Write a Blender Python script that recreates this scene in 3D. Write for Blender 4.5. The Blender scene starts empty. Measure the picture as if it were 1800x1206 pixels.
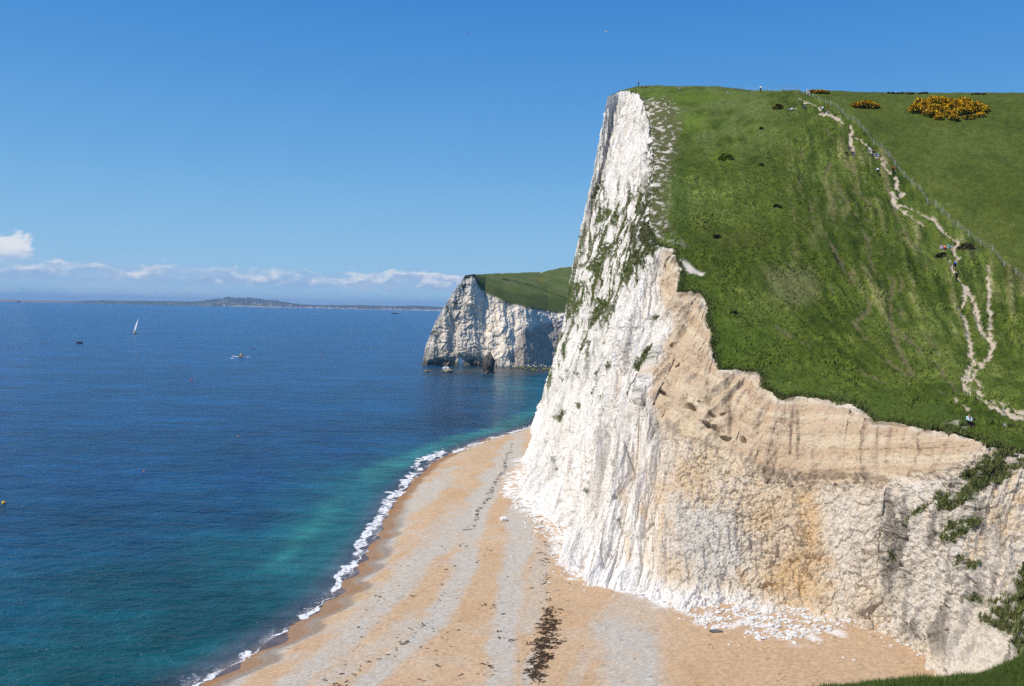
import bpy, bmesh, math, random
import numpy as np
from mathutils import Vector, Matrix
R = math.radians
scene = bpy.context.scene
COL = scene.collection
rng = np.random.default_rng(7)
random.seed(7)

# ------------------------------------------------------------------ camera
EYE = np.array([0.0, 0.0, 32.0]); F = 1500.0; CX, CY = 900.0, 603.0
PITCH = math.atan(58.0 / F); ROLL = math.atan(0.0219)
cam_d = bpy.data.cameras.new('camera'); cam = bpy.data.objects.new('camera', cam_d); COL.objects.link(cam)
cam_d.sensor_width = 36; cam_d.lens = 36 * F / 1800.0; cam_d.clip_end = 60000; cam_d.clip_start = 0.3
CM = (Matrix.Rotation(math.pi / 2 - PITCH, 3, 'X') @ Matrix.Rotation(ROLL, 3, 'Z'))
cam.matrix_world = Matrix.Translation(EYE) @ CM.to_4x4()
scene.camera = cam
CMn = np.array(CM)

def ray(px, py):
    """direction(s) through photo pixel, scaled so that world Y = 1"""
    px = np.asarray(px, float); py = np.asarray(py, float)
    c = np.stack([(px - CX) / F, -(py - CY) / F, -np.ones_like(px)], -1)
    d = c @ CMn.T
    return d / d[..., 1:2]
def at_y(px, py, Y): return EYE + ray(px, py) * np.asarray(Y, float)[..., None]
def at_z(px, py, z):
    d = ray(px, py); k = (z - EYE[2]) / d[..., 2]
    return EYE + d * k[..., None]
def project(P):
    q = (np.asarray(P, float) - EYE) @ CMn
    w = np.maximum(-q[..., 2], 1e-3)
    return np.stack([CX + F * q[..., 0] / w, CY - F * q[..., 1] / w], -1)

# ------------------------------------------------------------------ noise
_perm = np.random.default_rng(3).permutation(256).astype(np.int64)
_perm = np.concatenate([_perm, _perm, _perm[:4]])
_g = np.random.default_rng(4).normal(size=(256, 3)); _g /= np.linalg.norm(_g, axis=1)[:, None]
def perlin(P):
    P = np.asarray(P, float)
    if P.shape[1] == 2: P = np.column_stack([P, np.full(len(P), 0.37)])
    out = np.empty(len(P))
    for s in range(0, len(P), 200000):
        p = P[s:s + 200000]; i = np.floor(p).astype(np.int64); f = p - i; i &= 255
        u = f * f * f * (f * (f * 6 - 15) + 10)
        r = 0
        for dx in (0, 1):
            wx = u[:, 0] if dx else 1 - u[:, 0]; hx = _perm[i[:, 0] + dx]
            for dy in (0, 1):
                wy = u[:, 1] if dy else 1 - u[:, 1]; hy = _perm[hx + ((i[:, 1] + dy) & 255)]
                for dz in (0, 1):
                    wz = u[:, 2] if dz else 1 - u[:, 2]
                    g = _g[_perm[hy + ((i[:, 2] + dz) & 255)] & 255]
                    r = r + wx * wy * wz * (g[:, 0] * (f[:, 0] - dx) + g[:, 1] * (f[:, 1] - dy) + g[:, 2] * (f[:, 2] - dz))
        out[s:s + 200000] = r * 1.6
    return out
def fbm(P, o=4, gain=0.5, lac=2.03, off=0.0):
    P = np.asarray(P, float) + off; a = 1.0; r = 0; n = 0
    for k in range(o):
        r = r + a * perlin(P + k * 17.3); n += a; a *= gain; P = P * lac
    return r / n
def ridged(P, o=3, off=0.0):
    P = np.asarray(P, float) + off; a = 1.0; r = 0; n = 0
    for k in range(o):
        r = r + a * (1 - 2 * np.abs(perlin(P + k * 11.1))); n += a; a *= 0.5; P = P * 2.1
    return r / n
def cells(P, off=0):
    """(value of nearest jittered cell 0..1, F2-F1)"""
    P = np.asarray(P, float) + off; val = np.empty(len(P)); edge = np.empty(len(P))
    for s in range(0, len(P), 150000):
        p = P[s:s + 150000]; i = np.floor(p).astype(np.int64)
        d1 = np.full(len(p), 9e9); d2 = d1.copy(); v = np.zeros(len(p))
        for dx in (-1, 0, 1):
            for dy in (-1, 0, 1):
                for dz in (-1, 0, 1):
                    c = i + np.array([dx, dy, dz])
                    h = _perm[_perm[_perm[c[:, 0] & 255] + (c[:, 1] & 255)] + (c[:, 2] & 255)]
                    j = np.stack([h / 255.0, _perm[h] / 255.0, _perm[_perm[h]] / 255.0], -1)
                    d = np.sum((c + j - p) ** 2, 1)
                    m = d < d1
                    d2 = np.where(m, d1, np.minimum(d2, d)); v = np.where(m, _perm[(h + 91) & 255] / 255.0, v); d1 = np.where(m, d, d1)
        val[s:s + 150000] = v; edge[s:s + 150000] = np.sqrt(d2) - np.sqrt(d1)
    return val, edge
def sstep(a, b, x):
    t = np.clip((np.asarray(x, float) - a) / (b - a), 0, 1); return t * t * (3 - 2 * t)

def inside(P, poly):
    x, y = P[:, 0], P[:, 1]; poly = np.asarray(poly, float); r = np.zeros(len(P), bool)
    x2, y2 = poly[-1]
    for x1, y1 in poly:
        c = ((y1 > y) != (y2 > y))
        if y1 != y2: r ^= c & (x < (x2 - x1) * (y - y1) / (y2 - y1) + x1)
        x2, y2 = x1, y1
    return r
def dist_line(P, line):
    line = np.asarray(line, float); d = np.full(len(P), 9e9)
    for a, b in zip(line[:-1], line[1:]):
        ab = b - a; L = max(ab @ ab, 1e-9)
        t = np.clip(((P - a) @ ab) / L, 0, 1)
        d = np.minimum(d, np.hypot(P[:, 0] - a[0] - t * ab[0], P[:, 1] - a[1] - t * ab[1]))
    return d
def poly_mask(P, poly, soft=4.0):
    """1 inside the outline, fading over `soft`"""
    poly = np.asarray(poly, float); lo, hi = poly.min(0) - 3 * soft, poly.max(0) + 3 * soft
    m = np.zeros(len(P)); k = np.where(np.all((P > lo) & (P < hi), 1))[0]
    if len(k) == 0: return m
    q = P[k]; d = dist_line(q, np.vstack([poly, poly[:1]])); s = np.where(inside(q, poly), d, -d)
    m[k] = sstep(-soft, soft, s); return m
def line_mask(P, line, w, soft=None):
    line = np.asarray(line, float); soft = soft or w
    lo, hi = line.min(0) - w - soft - 1, line.max(0) + w + soft + 1
    m = np.zeros(len(P)); k = np.where(np.all((P > lo) & (P < hi), 1))[0]
    if len(k): m[k] = 1 - sstep(w * 0.5, w * 0.5 + soft, dist_line(P[k], line))
    return m
def mix(a, b, t): return a + (np.asarray(b, float) - a) * np.asarray(t)[:, None]

# ------------------------------------------------------------------ meshes
def make_mesh(name, V, Fq, mat, col=None, parent=None, smooth=True, mats=None):
    V = np.asarray(V, np.float32); Fq = np.asarray(Fq, np.int32); n, k = Fq.shape
    me = bpy.data.meshes.new(name)
    me.vertices.add(len(V)); me.vertices.foreach_set('co', V.ravel())
    me.loops.add(n * k); me.loops.foreach_set('vertex_index', Fq.ravel())
    me.polygons.add(n); me.polygons.foreach_set('loop_start', np.arange(0, n * k, k, dtype=np.int32))
    me.polygons.foreach_set('loop_total', np.full(n, k, np.int32))
    me.polygons.foreach_set('use_smooth', np.full(n, smooth, bool))
    if col is not None:
        a = me.attributes.new('Col', 'FLOAT_COLOR', 'POINT')
        c = np.ones((len(V), 4), np.float32); c[:, :3] = np.clip(col, 0, 1); a.data.foreach_set('color', c.ravel())
    me.materials.append(mat); me.update(calc_edges=True); me.validate()
    o = bpy.data.objects.new(name, me); COL.objects.link(o)
    if parent: o.parent = parent
    return o
def grid_faces(nu, nv):
    i = np.arange(nu - 1)[:, None] * nv + np.arange(nv - 1)[None, :]
    i = i.ravel(); return np.stack([i, i + nv, i + nv + 1, i + 1], -1)
def grid_normals(G):
    du = np.gradient(G, axis=0); dv = np.gradient(G, axis=1)
    n = np.cross(du, dv); return n / np.maximum(np.linalg.norm(n, axis=-1, keepdims=True), 1e-9)
def compact(V, Fq, C):
    u, inv = np.unique(Fq, return_inverse=True)
    return V[u], inv.reshape(Fq.shape), (C[u] if C is not None else None)
def tag(o, label=None, cat=None, group=None, kind=None):
    if label: o['label'] = label
    if cat: o['category'] = cat
    if group: o['group'] = group
    if kind: o['kind'] = kind
    return o
def empty(name, loc, rz=0.0):
    o = bpy.data.objects.new(name, None); COL.objects.link(o); o.empty_display_size = 0.3
    o.location = [float(v) for v in loc]; o.rotation_euler = (0, 0, rz); return o

# ------------------------------------------------------------------ materials
def nodes_of(name):
    m = bpy.data.materials.new(name); m.use_nodes = True; nt = m.node_tree
    return m, nt, nt.nodes['Principled BSDF']
def earth_mat(name, fine=3.0, amt=0.35, bump=0.3, bdist=0.15, rough=0.95, spec=0.15, bfine=None, speck=0.0):
    """painted ground: vertex colour varied by fine procedural grain, with a procedural bump"""
    m, nt, b = nodes_of(name); N = nt.nodes.new; L = nt.links.new
    at = N('ShaderNodeAttribute'); at.attribute_name = 'Col'
    tc = N('ShaderNodeTexCoord')
    n1 = N('ShaderNodeTexNoise'); n1.inputs['Scale'].default_value = fine; n1.inputs['Detail'].default_value = 5; n1.inputs['Roughness'].default_value = 0.65
    L(tc.outputs['Object'], n1.inputs['Vector'])
    mr = N('ShaderNodeMapRange'); mr.inputs['From Min'].default_value = 0.25; mr.inputs['From Max'].default_value = 0.75
    mr.inputs['To Min'].default_value = 1 - amt; mr.inputs['To Max'].default_value = 1 + amt
    L(n1.outputs['Fac'], mr.inputs['Value'])
    mx = N('ShaderNodeMix'); mx.data_type = 'RGBA'; mx.blend_type = 'MULTIPLY'; mx.inputs['Factor'].default_value = 1
    L(at.outputs['Color'], mx.inputs['A']); L(mr.outputs['Result'], mx.inputs['B'])
    L(mx.outputs['Result'], b.inputs['Base Color'])
    n2 = N('ShaderNodeTexNoise'); n2.inputs['Scale'].default_value = bfine or fine * 1.3; n2.inputs['Detail'].default_value = 6; n2.inputs['Roughness'].default_value = 0.7
    L(tc.outputs['Object'], n2.inputs['Vector'])
    bp = N('ShaderNodeBump'); bp.inputs['Strength'].default_value = bump; bp.inputs['Distance'].default_value = bdist
    L(n2.outputs['Fac'], bp.inputs['Height']); L(bp.outputs['Normal'], b.inputs['Normal'])
    b.inputs['Roughness'].default_value = rough; b.inputs['Specular IOR Level'].default_value = spec
    return m
def add_fine_bump(m, scale, strength, dist):
    nt = m.node_tree; L = nt.links.new; b = nt.nodes['Principled BSDF']; old = b.inputs['Normal'].links[0].from_node
    tc = nt.nodes.new('ShaderNodeTexCoord'); n = nt.nodes.new('ShaderNodeTexVoronoi'); n.inputs['Scale'].default_value = scale; n.feature = 'F1'
    ns_ = nt.nodes.new('ShaderNodeTexNoise'); ns_.inputs['Scale'].default_value = scale * .6; ns_.inputs['Detail'].default_value = 3
    L(tc.outputs['Object'], ns_.inputs['Vector']); va = nt.nodes.new('ShaderNodeVectorMath'); va.operation = 'MULTIPLY_ADD'; va.inputs[1].default_value = (.9 / scale,) * 3
    L(ns_.outputs['Color'], va.inputs[0]); L(tc.outputs['Object'], va.inputs[2]); L(va.outputs[0], n.inputs['Vector'])
    bp = nt.nodes.new('ShaderNodeBump'); bp.inputs['Strength'].default_value = strength; bp.inputs['Distance'].default_value = dist
    L(n.outputs['Distance'], bp.inputs['Height']); L(old.outputs['Normal'], bp.inputs['Normal']); L(bp.outputs['Normal'], b.inputs['Normal'])
def plain(name, col, rough=0.8, spec=0.2, amt=0.15, scale=8.0):
    m, nt, b = nodes_of(name); N = nt.nodes.new; L = nt.links.new
    tc = N('ShaderNodeTexCoord'); n1 = N('ShaderNodeTexNoise'); n1.inputs['Scale'].default_value = scale; n1.inputs['Detail'].default_value = 3
    L(tc.outputs['Object'], n1.inputs['Vector'])
    rp = N('ShaderNodeValToRGB'); e = rp.color_ramp.elements
    e[0].position = 0.3; e[1].position = 0.7
    e[0].color = (*[c * (1 - amt) for c in col], 1); e[1].color = (*[min(1, c * (1 + amt)) for c in col], 1)
    L(n1.outputs['Fac'], rp.inputs['Fac']); L(rp.outputs['Color'], b.inputs['Base Color'])
    b.inputs['Roughness'].default_value = rough; b.inputs['Specular IOR Level'].default_value = spec
    return m
M_cliff = earth_mat('chalk_rock', fine=2.6, amt=0.16, bump=0.55, bdist=0.3, bfine=2.4)
add_fine_bump(M_cliff, 2.2, .35, .2)
M_grass = earth_mat('turf', fine=2.5, amt=0.45, bump=0.7, bdist=0.3, bfine=3.0, spec=0.1)
M_path = earth_mat('chalk_path', fine=4, amt=0.15, bump=0.3, bdist=0.06)
M_beach = earth_mat('shingle', fine=3.4, amt=0.26, bump=0.6, bdist=0.07, bfine=6.0, spec=0.2)
M_leaf = earth_mat('leaf', fine=6, amt=0.2, bump=0.0, rough=0.8, spec=0.15)
M_rock = earth_mat('rock', fine=3, amt=0.3, bump=0.6, bdist=0.2)

# ------------------------------------------------------------------ light, sky
SUN_EL, SUN_AZ = R(54), R(-121)          # azimuth clockwise from +Y
sd = Vector((math.sin(SUN_AZ) * math.cos(SUN_EL), math.cos(SUN_AZ) * math.cos(SUN_EL), math.sin(SUN_EL)))
sun_d = bpy.data.lights.new('sun', 'SUN'); sun = bpy.data.objects.new('sun', sun_d); COL.objects.link(sun)
sun_d.energy = 4.1; sun_d.angle = R(0.53); sun_d.color = (1.0, 0.935, 0.835)
sun.rotation_euler = (-sd).to_track_quat('-Z', 'Y').to_euler(); sun.location = (-100, -40, 200)
SKY_STRENGTH = 0.1
w = bpy.data.worlds.new('World'); scene.world = w; w.use_nodes = True
def build_world():
    nt = w.node_tree; N = nt.nodes.new; L = nt.links.new
    bg = nt.nodes['Background']; bg.inputs['Strength'].default_value = SKY_STRENGTH
    sk = N('ShaderNodeTexSky'); sk.sky_type = 'NISHITA'; sk.sun_disc = False
    sk.sun_elevation = SUN_EL; sk.sun_rotation = SUN_AZ % (2 * math.pi)
    sk.air_density = 1.0; sk.dust_density = 0.3; sk.ozone_density = 3.0; sk.altitude = 0
    tc = N('ShaderNodeTexCoord'); sp = N('ShaderNodeSeparateXYZ'); L(tc.outputs['Generated'], sp.inputs[0])
    def math_(op, a, b=None, c=None):
        n = N('ShaderNodeMath'); n.operation = op
        for k, v in enumerate((a, b, c)):
            if v is None: continue
            if isinstance(v, (int, float)): n.inputs[k].default_value = v
            else: L(v, n.inputs[k])
        return n.outputs[0]
    def mrange(v, a, b, c=0.0, d=1.0):
        n = N('ShaderNodeMapRange'); n.interpolation_type = 'SMOOTHSTEP'; L(v, n.inputs['Value'])
        for k, x in zip(('From Min', 'From Max', 'To Min', 'To Max'), (a, b, c, d)): n.inputs[k].default_value = x
        return n.outputs['Result']
    def mrange_lin(v, a, b):
        n = N('ShaderNodeMapRange'); L(v, n.inputs['Value']); n.inputs['From Min'].default_value = a; n.inputs['From Max'].default_value = b; return n.outputs['Result']
    az = math_('MULTIPLY', math_('ARCTAN2', sp.outputs['X'], sp.outputs['Y']), 57.2958)
    el = math_('MULTIPLY', math_('ARCSINE', sp.outputs['Z']), 57.2958)
    def noise(ka, ke, detail, seed, rough=0.55, warp=0.3):
        cb = N('ShaderNodeCombineXYZ'); L(math_('MULTIPLY', az, ka), cb.inputs[0]); L(math_('MULTIPLY', el, ke), cb.inputs[1]); cb.inputs[2].default_value = seed
        n = N('ShaderNodeTexNoise'); n.inputs['Scale'].default_value = 1; n.inputs['Detail'].default_value = detail
        n.inputs['Roughness'].default_value = rough; n.inputs['Distortion'].default_value = warp; L(cb.outputs[0], n.inputs['Vector']); return n.outputs['Fac']
    clouds = []
    # cumulus bank low over the far coast: flat base, lumpy tops
    n_top = noise(0.42, 0.8, 7, 3.1, .6); n_sh = noise(1.1, 2.2, 6, 8.2)
    base = mrange(el, 1.05, 1.5); top = math_('SUBTRACT', math_('ADD', 0.75, math_('MULTIPLY', n_top, 3.1)), el)
    side = mrange(az, 4.0, -3.0)
    bank = math_('MULTIPLY', math_('MULTIPLY', base, mrange(top, -0.05, 0.35)), side)
    bank = math_('MULTIPLY', bank, mrange(noise(0.25, 0.5, 5, 5.7), 0.36, 0.60))
    lit = mrange(math_('SUBTRACT', math_('MULTIPLY', n_sh, 1.2), math_('MULTIPLY', top, 0.55)), 0.1, 0.55)
    band = math_('MULTIPLY', math_('MULTIPLY', mrange(el, .9, 1.4), mrange(math_('ADD', el, math_('MULTIPLY', n_top, -1.2)), 1.9, 1.2)), side)
    clouds.append((band, mrange(n_sh, .5, .9), 0.42)); clouds.append((bank, lit, 0.88))
    # thin low veil close to the horizon
    veil = math_('MULTIPLY', math_('MULTIPLY', mrange(el, 1.25, 0.75), mrange(el, -0.1, 0.35)), mrange(noise(0.8, 2.2, 5, 1.3), 0.42, 0.7))
    clouds.append((veil, None, 0.35))
    haze = math_('MULTIPLY', mrange(el, 3.4, 1.6), mrange(noise(0.12, 0.9, 4, 9.3), 0.35, 0.65)); haze = math_('MULTIPLY', haze, mrange(az, 2, -12))
    clouds.append((haze, None, 0.28))
    # one taller cumulus at the left
    dx = math_('DIVIDE', math_('SUBTRACT', az, -30.4), 1.15); dz = math_('DIVIDE', math_('SUBTRACT', el, 2.95), 0.95)
    rr = math_('SQRT', math_('ADD', math_('MULTIPLY', dx, dx), math_('MULTIPLY', dz, dz)))
    cu = mrange(math_('SUBTRACT', math_('ADD', rr, math_('MULTIPLY', noise(0.9, 1.2, 7, 2.4, .6), 2.2)), 1.1), 1.05, 0.6)
    cu = math_('MULTIPLY', cu, mrange(el, 2.1, 2.6))
    clouds.append((cu, mrange(math_('ADD', dz, noise(1.2, 1.6, 4, 6.6)), -0.5, 0.7), 0.95))
    # clear polarised blue: the sky model's colour pulled towards the deep blue the bay had that day
    rp = N('ShaderNodeValToRGB'); L(mrange_lin(el, 0.0, 60.0), rp.inputs['Fac']); rp.color_ramp.interpolation = 'B_SPLINE'
    cr = rp.color_ramp.elements
    for k_, (e_, c_) in enumerate(SKY_RAMP):
        if k_ < 2: cr[k_].position = e_ / 60; cr[k_].color = (*c_, 1)
        else: x_ = cr.new(e_ / 60); x_.color = (*c_, 1)
    sc_ = N('ShaderNodeMix'); sc_.data_type = 'RGBA'; sc_.blend_type = 'MULTIPLY'; sc_.inputs['Factor'].default_value = 1; L(rp.outputs['Color'], sc_.inputs['A']); sc_.inputs['B'].default_value = (10, 10, 10, 1)
    m0 = N('ShaderNodeMix'); m0.data_type = 'RGBA'; m0.inputs['Factor'].default_value = 0.88; L(sk.outputs['Color'], m0.inputs['A']); L(sc_.outputs['Result'], m0.inputs['B'])
    prev = m0.outputs['Result']
    for mask, lit, k in clouds:
        mx = N('ShaderNodeMix'); mx.data_type = 'RGBA'; L(math_('MULTIPLY', mask, k), mx.inputs['Factor']); L(prev, mx.inputs['A'])
        if lit is None: mx.inputs['B'].default_value = CLOUD_VEIL
        else:
            c = N('ShaderNodeMix'); c.data_type = 'RGBA'; L(lit, c.inputs['Factor']); c.inputs['A'].default_value = CLOUD_SHADE; c.inputs['B'].default_value = CLOUD_LIT
            L(c.outputs['Result'], mx.inputs['B'])
        prev = mx.outputs['Result']
    L(prev, bg.inputs['Color'])
SKY_RAMP = [(0.0, (.30, .53, .77)), (60.0, (.020, .10, .34)), (3.5, (.25, .51, .775)), (9.0, (.130, .385, .73)), (15.0, (.065, .285, .67)), (22.0, (.026, .205, .61)), (35.0, (.020, .15, .46))]
CLOUD_LIT = (7.6, 7.8, 8.2, 1); CLOUD_SHADE = (3.2, 4.6, 6.9, 1); CLOUD_VEIL = (4.9, 5.9, 7.3, 1)
build_world()
scene.view_settings.view_transform = 'Standard'; scene.view_settings.look = 'None'
scene.view_settings.gamma = 1; scene.view_settings.exposure = 0.08
scene.cycles.max_bounces = 5; scene.cycles.diffuse_bounces = 3; scene.cycles.glossy_bounces = 2
scene.cycles.volume_bounces = 0; scene.cycles.transparent_max_bounces = 6
scene.cycles.use_denoising = False

# ================================================================== the near headland
GUIDE = [(1072,168,256),(1105,160,258),(1122,153,262),(1200,156,260),(1260,158,252),(1300,160,245),(1337,162,235),(1420,165,215),(1500,163,213),(1600,163,212),(1700,163,210),(1800,164,208),(2100,166,205),
 (1145,260,200),(1250,260,198),(1350,250,197),(1450,240,190),(1560,240,188),(1700,240,186),(1800,240,184),(2100,240,180),
 (1140,350,164),(1250,350,166),(1350,340,167),(1450,330,168),(1540,306,173),(1650,340,165),(1800,340,160),(2100,340,155),
 (1165,440,142),(1280,440,143),(1400,440,144),(1550,440,146),(1680,440,148),(1800,440,145),(2100,440,140),
 (1190,515,129),(1350,520,130),(1500,520,132),(1680,490,140),(1800,540,127),(2100,540,120),
 (1250,590,119),(1260,650,113),(1400,600,119),(1340,685,107),(1370,700,105),(1450,640,113),(1600,620,115),(1730,600,118),(1800,640,108),(2100,640,100),
 (1500,712,101),(1620,755,91),(1720,775,83),(1700,738,88),(1763,722,93),(1800,745,90),(1650,690,100),(1800,795,83),(2000,815,82),(2200,740,90)]
_G = np.array(GUIDE, float); _GP = at_y(_G[:, 0], _G[:, 1], _G[:, 2])
_GP = np.vstack([_GP, [(70,345,100),(100,300,101),(60,300,103),(30,300,101),(150,330,80),(160,260,82),(95,240,86),(120,240,85),(145,240,84),(75,262,92)]])
def _tps(r2): return 0.5 * r2 * np.log(np.maximum(r2, 1e-9))
_S = 100.0
def rbf_fit(P, lam=0.02):
    X = P[:, :2] / _S; n = len(X)
    K = _tps(((X[:, None] - X[None]) ** 2).sum(-1)) + lam * 0.01 * np.eye(n)
    Q = np.column_stack([np.ones(n), X]); A = np.block([[K, Q], [Q.T, np.zeros((3, 3))]])
    return X, np.linalg.solve(A, np.concatenate([P[:, 2], np.zeros(3)]))
def rbf_eval(model, XY):
    X, wts = model; out = np.empty(len(XY)); n = len(X)
    for s in range(0, len(XY), 50000):
        q = XY[s:s + 50000] / _S
        out[s:s + 50000] = _tps(((q[:, None] - X[None]) ** 2).sum(-1)) @ wts[:n] + wts[n] + q @ wts[n + 1:]
    return out
HILL = rbf_fit(_GP)
def hill(x, y):
    return rbf_eval(HILL, np.column_stack([np.ravel(x), np.ravel(y)]))
def on_hill(px, py, y0=45.0, y1=330.0):
    """where the sight lines of traced points meet the hillside (used once, to lay the traced map on the ground)"""
    px = np.atleast_1d(np.asarray(px, float)); py = np.atleast_1d(np.asarray(py, float)); d = ray(px, py)
    Y = np.arange(y0, y1, 0.5); P = EYE[None, None] + d[:, None, :] * Y[None, :, None]
    gap = P[..., 2] - hill(P[..., 0], P[..., 1]).reshape(P.shape[:2])
    res = np.empty((len(px), 3))
    for k in range(len(px)):
        s = np.where((gap[k, :-1] > 0) & (gap[k, 1:] <= 0))[0]
        if len(s):
            i = s[0]; t = gap[k, i] / (gap[k, i] - gap[k, i + 1]); res[k] = EYE + d[k] * (Y[i] + 0.5 * t)
        else:
            i = int(np.argmin(np.abs(gap[k])) if True else 0); res[k] = P[k, i]
        res[k, 2] = hill(res[k, 0], res[k, 1])[0]
    return res

BRINK_PX = [(1068,170),(1088,163),(1105,160),(1122,168),(1132,184),(1140,215),(1146,260),(1148,300),(1142,350),(1137,400),(1150,432),(1182,440),
 (1190,460),(1196,485),(1190,515),(1212,514),(1230,517),(1246,540),(1240,556),(1246,575),(1252,590),(1250,610),(1262,650),(1300,652),(1335,657),(1340,685),(1360,690),
 (1368,702),(1408,697),(1440,700),(1500,712),(1526,728),(1535,742),(1580,745),(1625,755),(1680,762),(1722,775),(1737,786),(1760,788),(1800,800)]
BR = on_hill(*np.array(BRINK_PX, float).T)
BR = np.vstack([[(75, 345, 100), (48, 300, 101)], BR, [(64, 78, 26), (84, 74, 26)]]); BR[:, 2] = hill(BR[:, 0], BR[:, 1])
# foot of the cliff
def bz(px, py, z): return at_z(np.array([px], float), np.array([py], float), z)[0]
PAIR = {0: (50, 340, 1), 1: (24, 292, 2), 2: bz(943,744,2), 4: bz(940,768,2), 6: bz(935,800,2.2), 8: bz(930,836,2.4), 10: bz(927,866,2.5), 11: bz(960,905,2.5),
 12: bz(986,940,2.6), 13: bz(994,970,2.6), 16: bz(1016,998,2.6), 19: bz(1040,1013,2.6), 22: bz(1085,1025,2.6), 24: bz(1135,1045,2.7), 26: bz(1200,1060,2.8), 27: bz(1240,1062,2.8), 29: bz(1280,1063,2.8),
 31: bz(1350,1075,2.9), 32: bz(1440,1092,3.0), 34: bz(1500,1102,3.0), 36: bz(1560,1118,3.0), 38: bz(1610,1146,3.0), 40: bz(1650,1182,3.0), 41: bz(1700,1178,4.5), 42: (37, 54, 8), 43: (46, 42, 12)}
_pk = sorted(PAIR); _pb = np.array([PAIR[k] for k in _pk], float)
_bp = np.concatenate([[0], np.cumsum(np.linalg.norm(np.diff(BR[:, :2], axis=0), axis=1))])
_id = np.arange(len(BR)); _baseid = np.array([np.interp(_id, _pk, _pb[:, c]) for c in range(3)]).T
_wt = np.linalg.norm(np.diff(BR, axis=0), axis=1) + np.linalg.norm(np.diff(_baseid, axis=0), axis=1)
_tt = np.concatenate([[0], np.cumsum(_wt)])
NT, NS = 1900, 420
_td = np.linspace(0, _tt[-1], 6000); _ym = np.interp(_td, _tt, .5 * (BR[:, 1] + _baseid[:, 1])); _cw = np.cumsum(np.where(_td < _tt[2], .25, 1.0) / (_ym + 10)); _cw = (_cw - _cw[0]) / (_cw[-1] - _cw[0])
T = np.interp(np.linspace(0, 1, NT), _cw, _td)
def along(A): return np.array([np.interp(T, _tt, A[:, c]) for c in range(3)]).T
top = along(BR); basep = along(_baseid)
# soften the foot line so it does not show the trace's corners
k = np.exp(-np.linspace(-2, 2, 31) ** 2); k /= k.sum()
basep = np.array([np.convolve(np.pad(basep[:, c], 15, 'edge'), k, 'valid') for c in range(3)]).T
s = np.linspace(0, 1, NS)
hp = s + 0.05 * np.sin(np.pi * s) - 0.05 * (1 - sstep(0, 0.08, s))
P = basep[:, None] * (1 - s)[None, :, None] + top[:, None] * s[None, :, None]
P[..., :2] = basep[:, None, :2] + (top - basep)[:, None, :2] * hp[None, :, None]
jit = np.stack([fbm(np.column_stack([T * .35, T * 0]), 4, gain=.6), fbm(np.column_stack([T * .35, T * 0 + 9]), 4, gain=.6)], -1) * 0.8 * sstep(_tt[3], _tt[6], T)[:, None]
P[..., :2] += jit[:, None] * (s ** 14)[None, :, None]; top[:, :2] += jit
# rows that run on under the turf
inw = (top - basep)[:, :2]; inw /= np.linalg.norm(inw, axis=1)[:, None]
extra = []
for dd in (0.8, 2.0, 4.0):
    q = top.copy(); q[:, :2] += inw * dd; q[:, 2] = np.minimum(top[:, 2] + 0.3 * dd, hill(q[:, 0], q[:, 1])) - 0.35 - 0.1 * dd; extra.append(q)
under = basep.copy(); under[:, :2] -= inw * 3.0; under[:, 2] = basep[:, 2] - 3.5
P = np.concatenate([under[:, None], P, np.stack(extra, 1)], 1); NV = P.shape[1]
S = np.concatenate([[-0.03], s, [1.01, 1.02, 1.04]]); SS = np.broadcast_to(S[None], P.shape[:2]).ravel()
nrm = grid_normals(P)
if (nrm[NT // 2, NV // 2] @ (EYE - P[NT // 2, NV // 2])) < 0: nrm = -nrm
flat = P.reshape(-1, 3); N0 = nrm.reshape(-1, 3)
arc = np.broadcast_to((T)[:, None], P.shape[:2]).ravel() * 0.5
ps0 = project(flat)
wv = np.stack([fbm(flat * 0.16, 4), fbm(flat * 0.16, 4, off=40)], -1)
wf = np.stack([fbm(flat * 0.9, 2, off=11), fbm(flat * 0.9, 2, off=71)], -1)
psw = ps0 + wv * 16 + wf * 5          # ragged-edged lookup into the traced map
TAN = [(1166,446),(1188,440),(1200,480),(1232,515),(1250,560),(1266,640),(1340,650),(1410,690),(1540,735),(1740,778),(1712,806),(1655,838),(1560,852),(1450,852),(1390,838),(1330,826),(1270,790),(1205,768),(1160,748),(1146,718),(1140,670),(1158,620),(1182,560),(1160,500)]
tan = poly_mask(ps0 + wv * 14 + wf * 7, TAN, 10)
GULLY = [(1540,870),(1640,850),(1740,790),(1830,800),(1850,1180),(1700,1190),(1590,1110),(1550,1020)]
gully = poly_mask(psw, GULLY, 22)
YEL = [(1160,760),(1260,800),(1340,830),(1560,860),(1540,960),(1500,1090),(1360,1075),(1180,1040),(1130,960),(1140,840)]
yel = poly_mask(psw, YEL, 40)
left = 1 - sstep(1130, 1210, psw[:, 0])
h = flat[:, 2]
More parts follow.
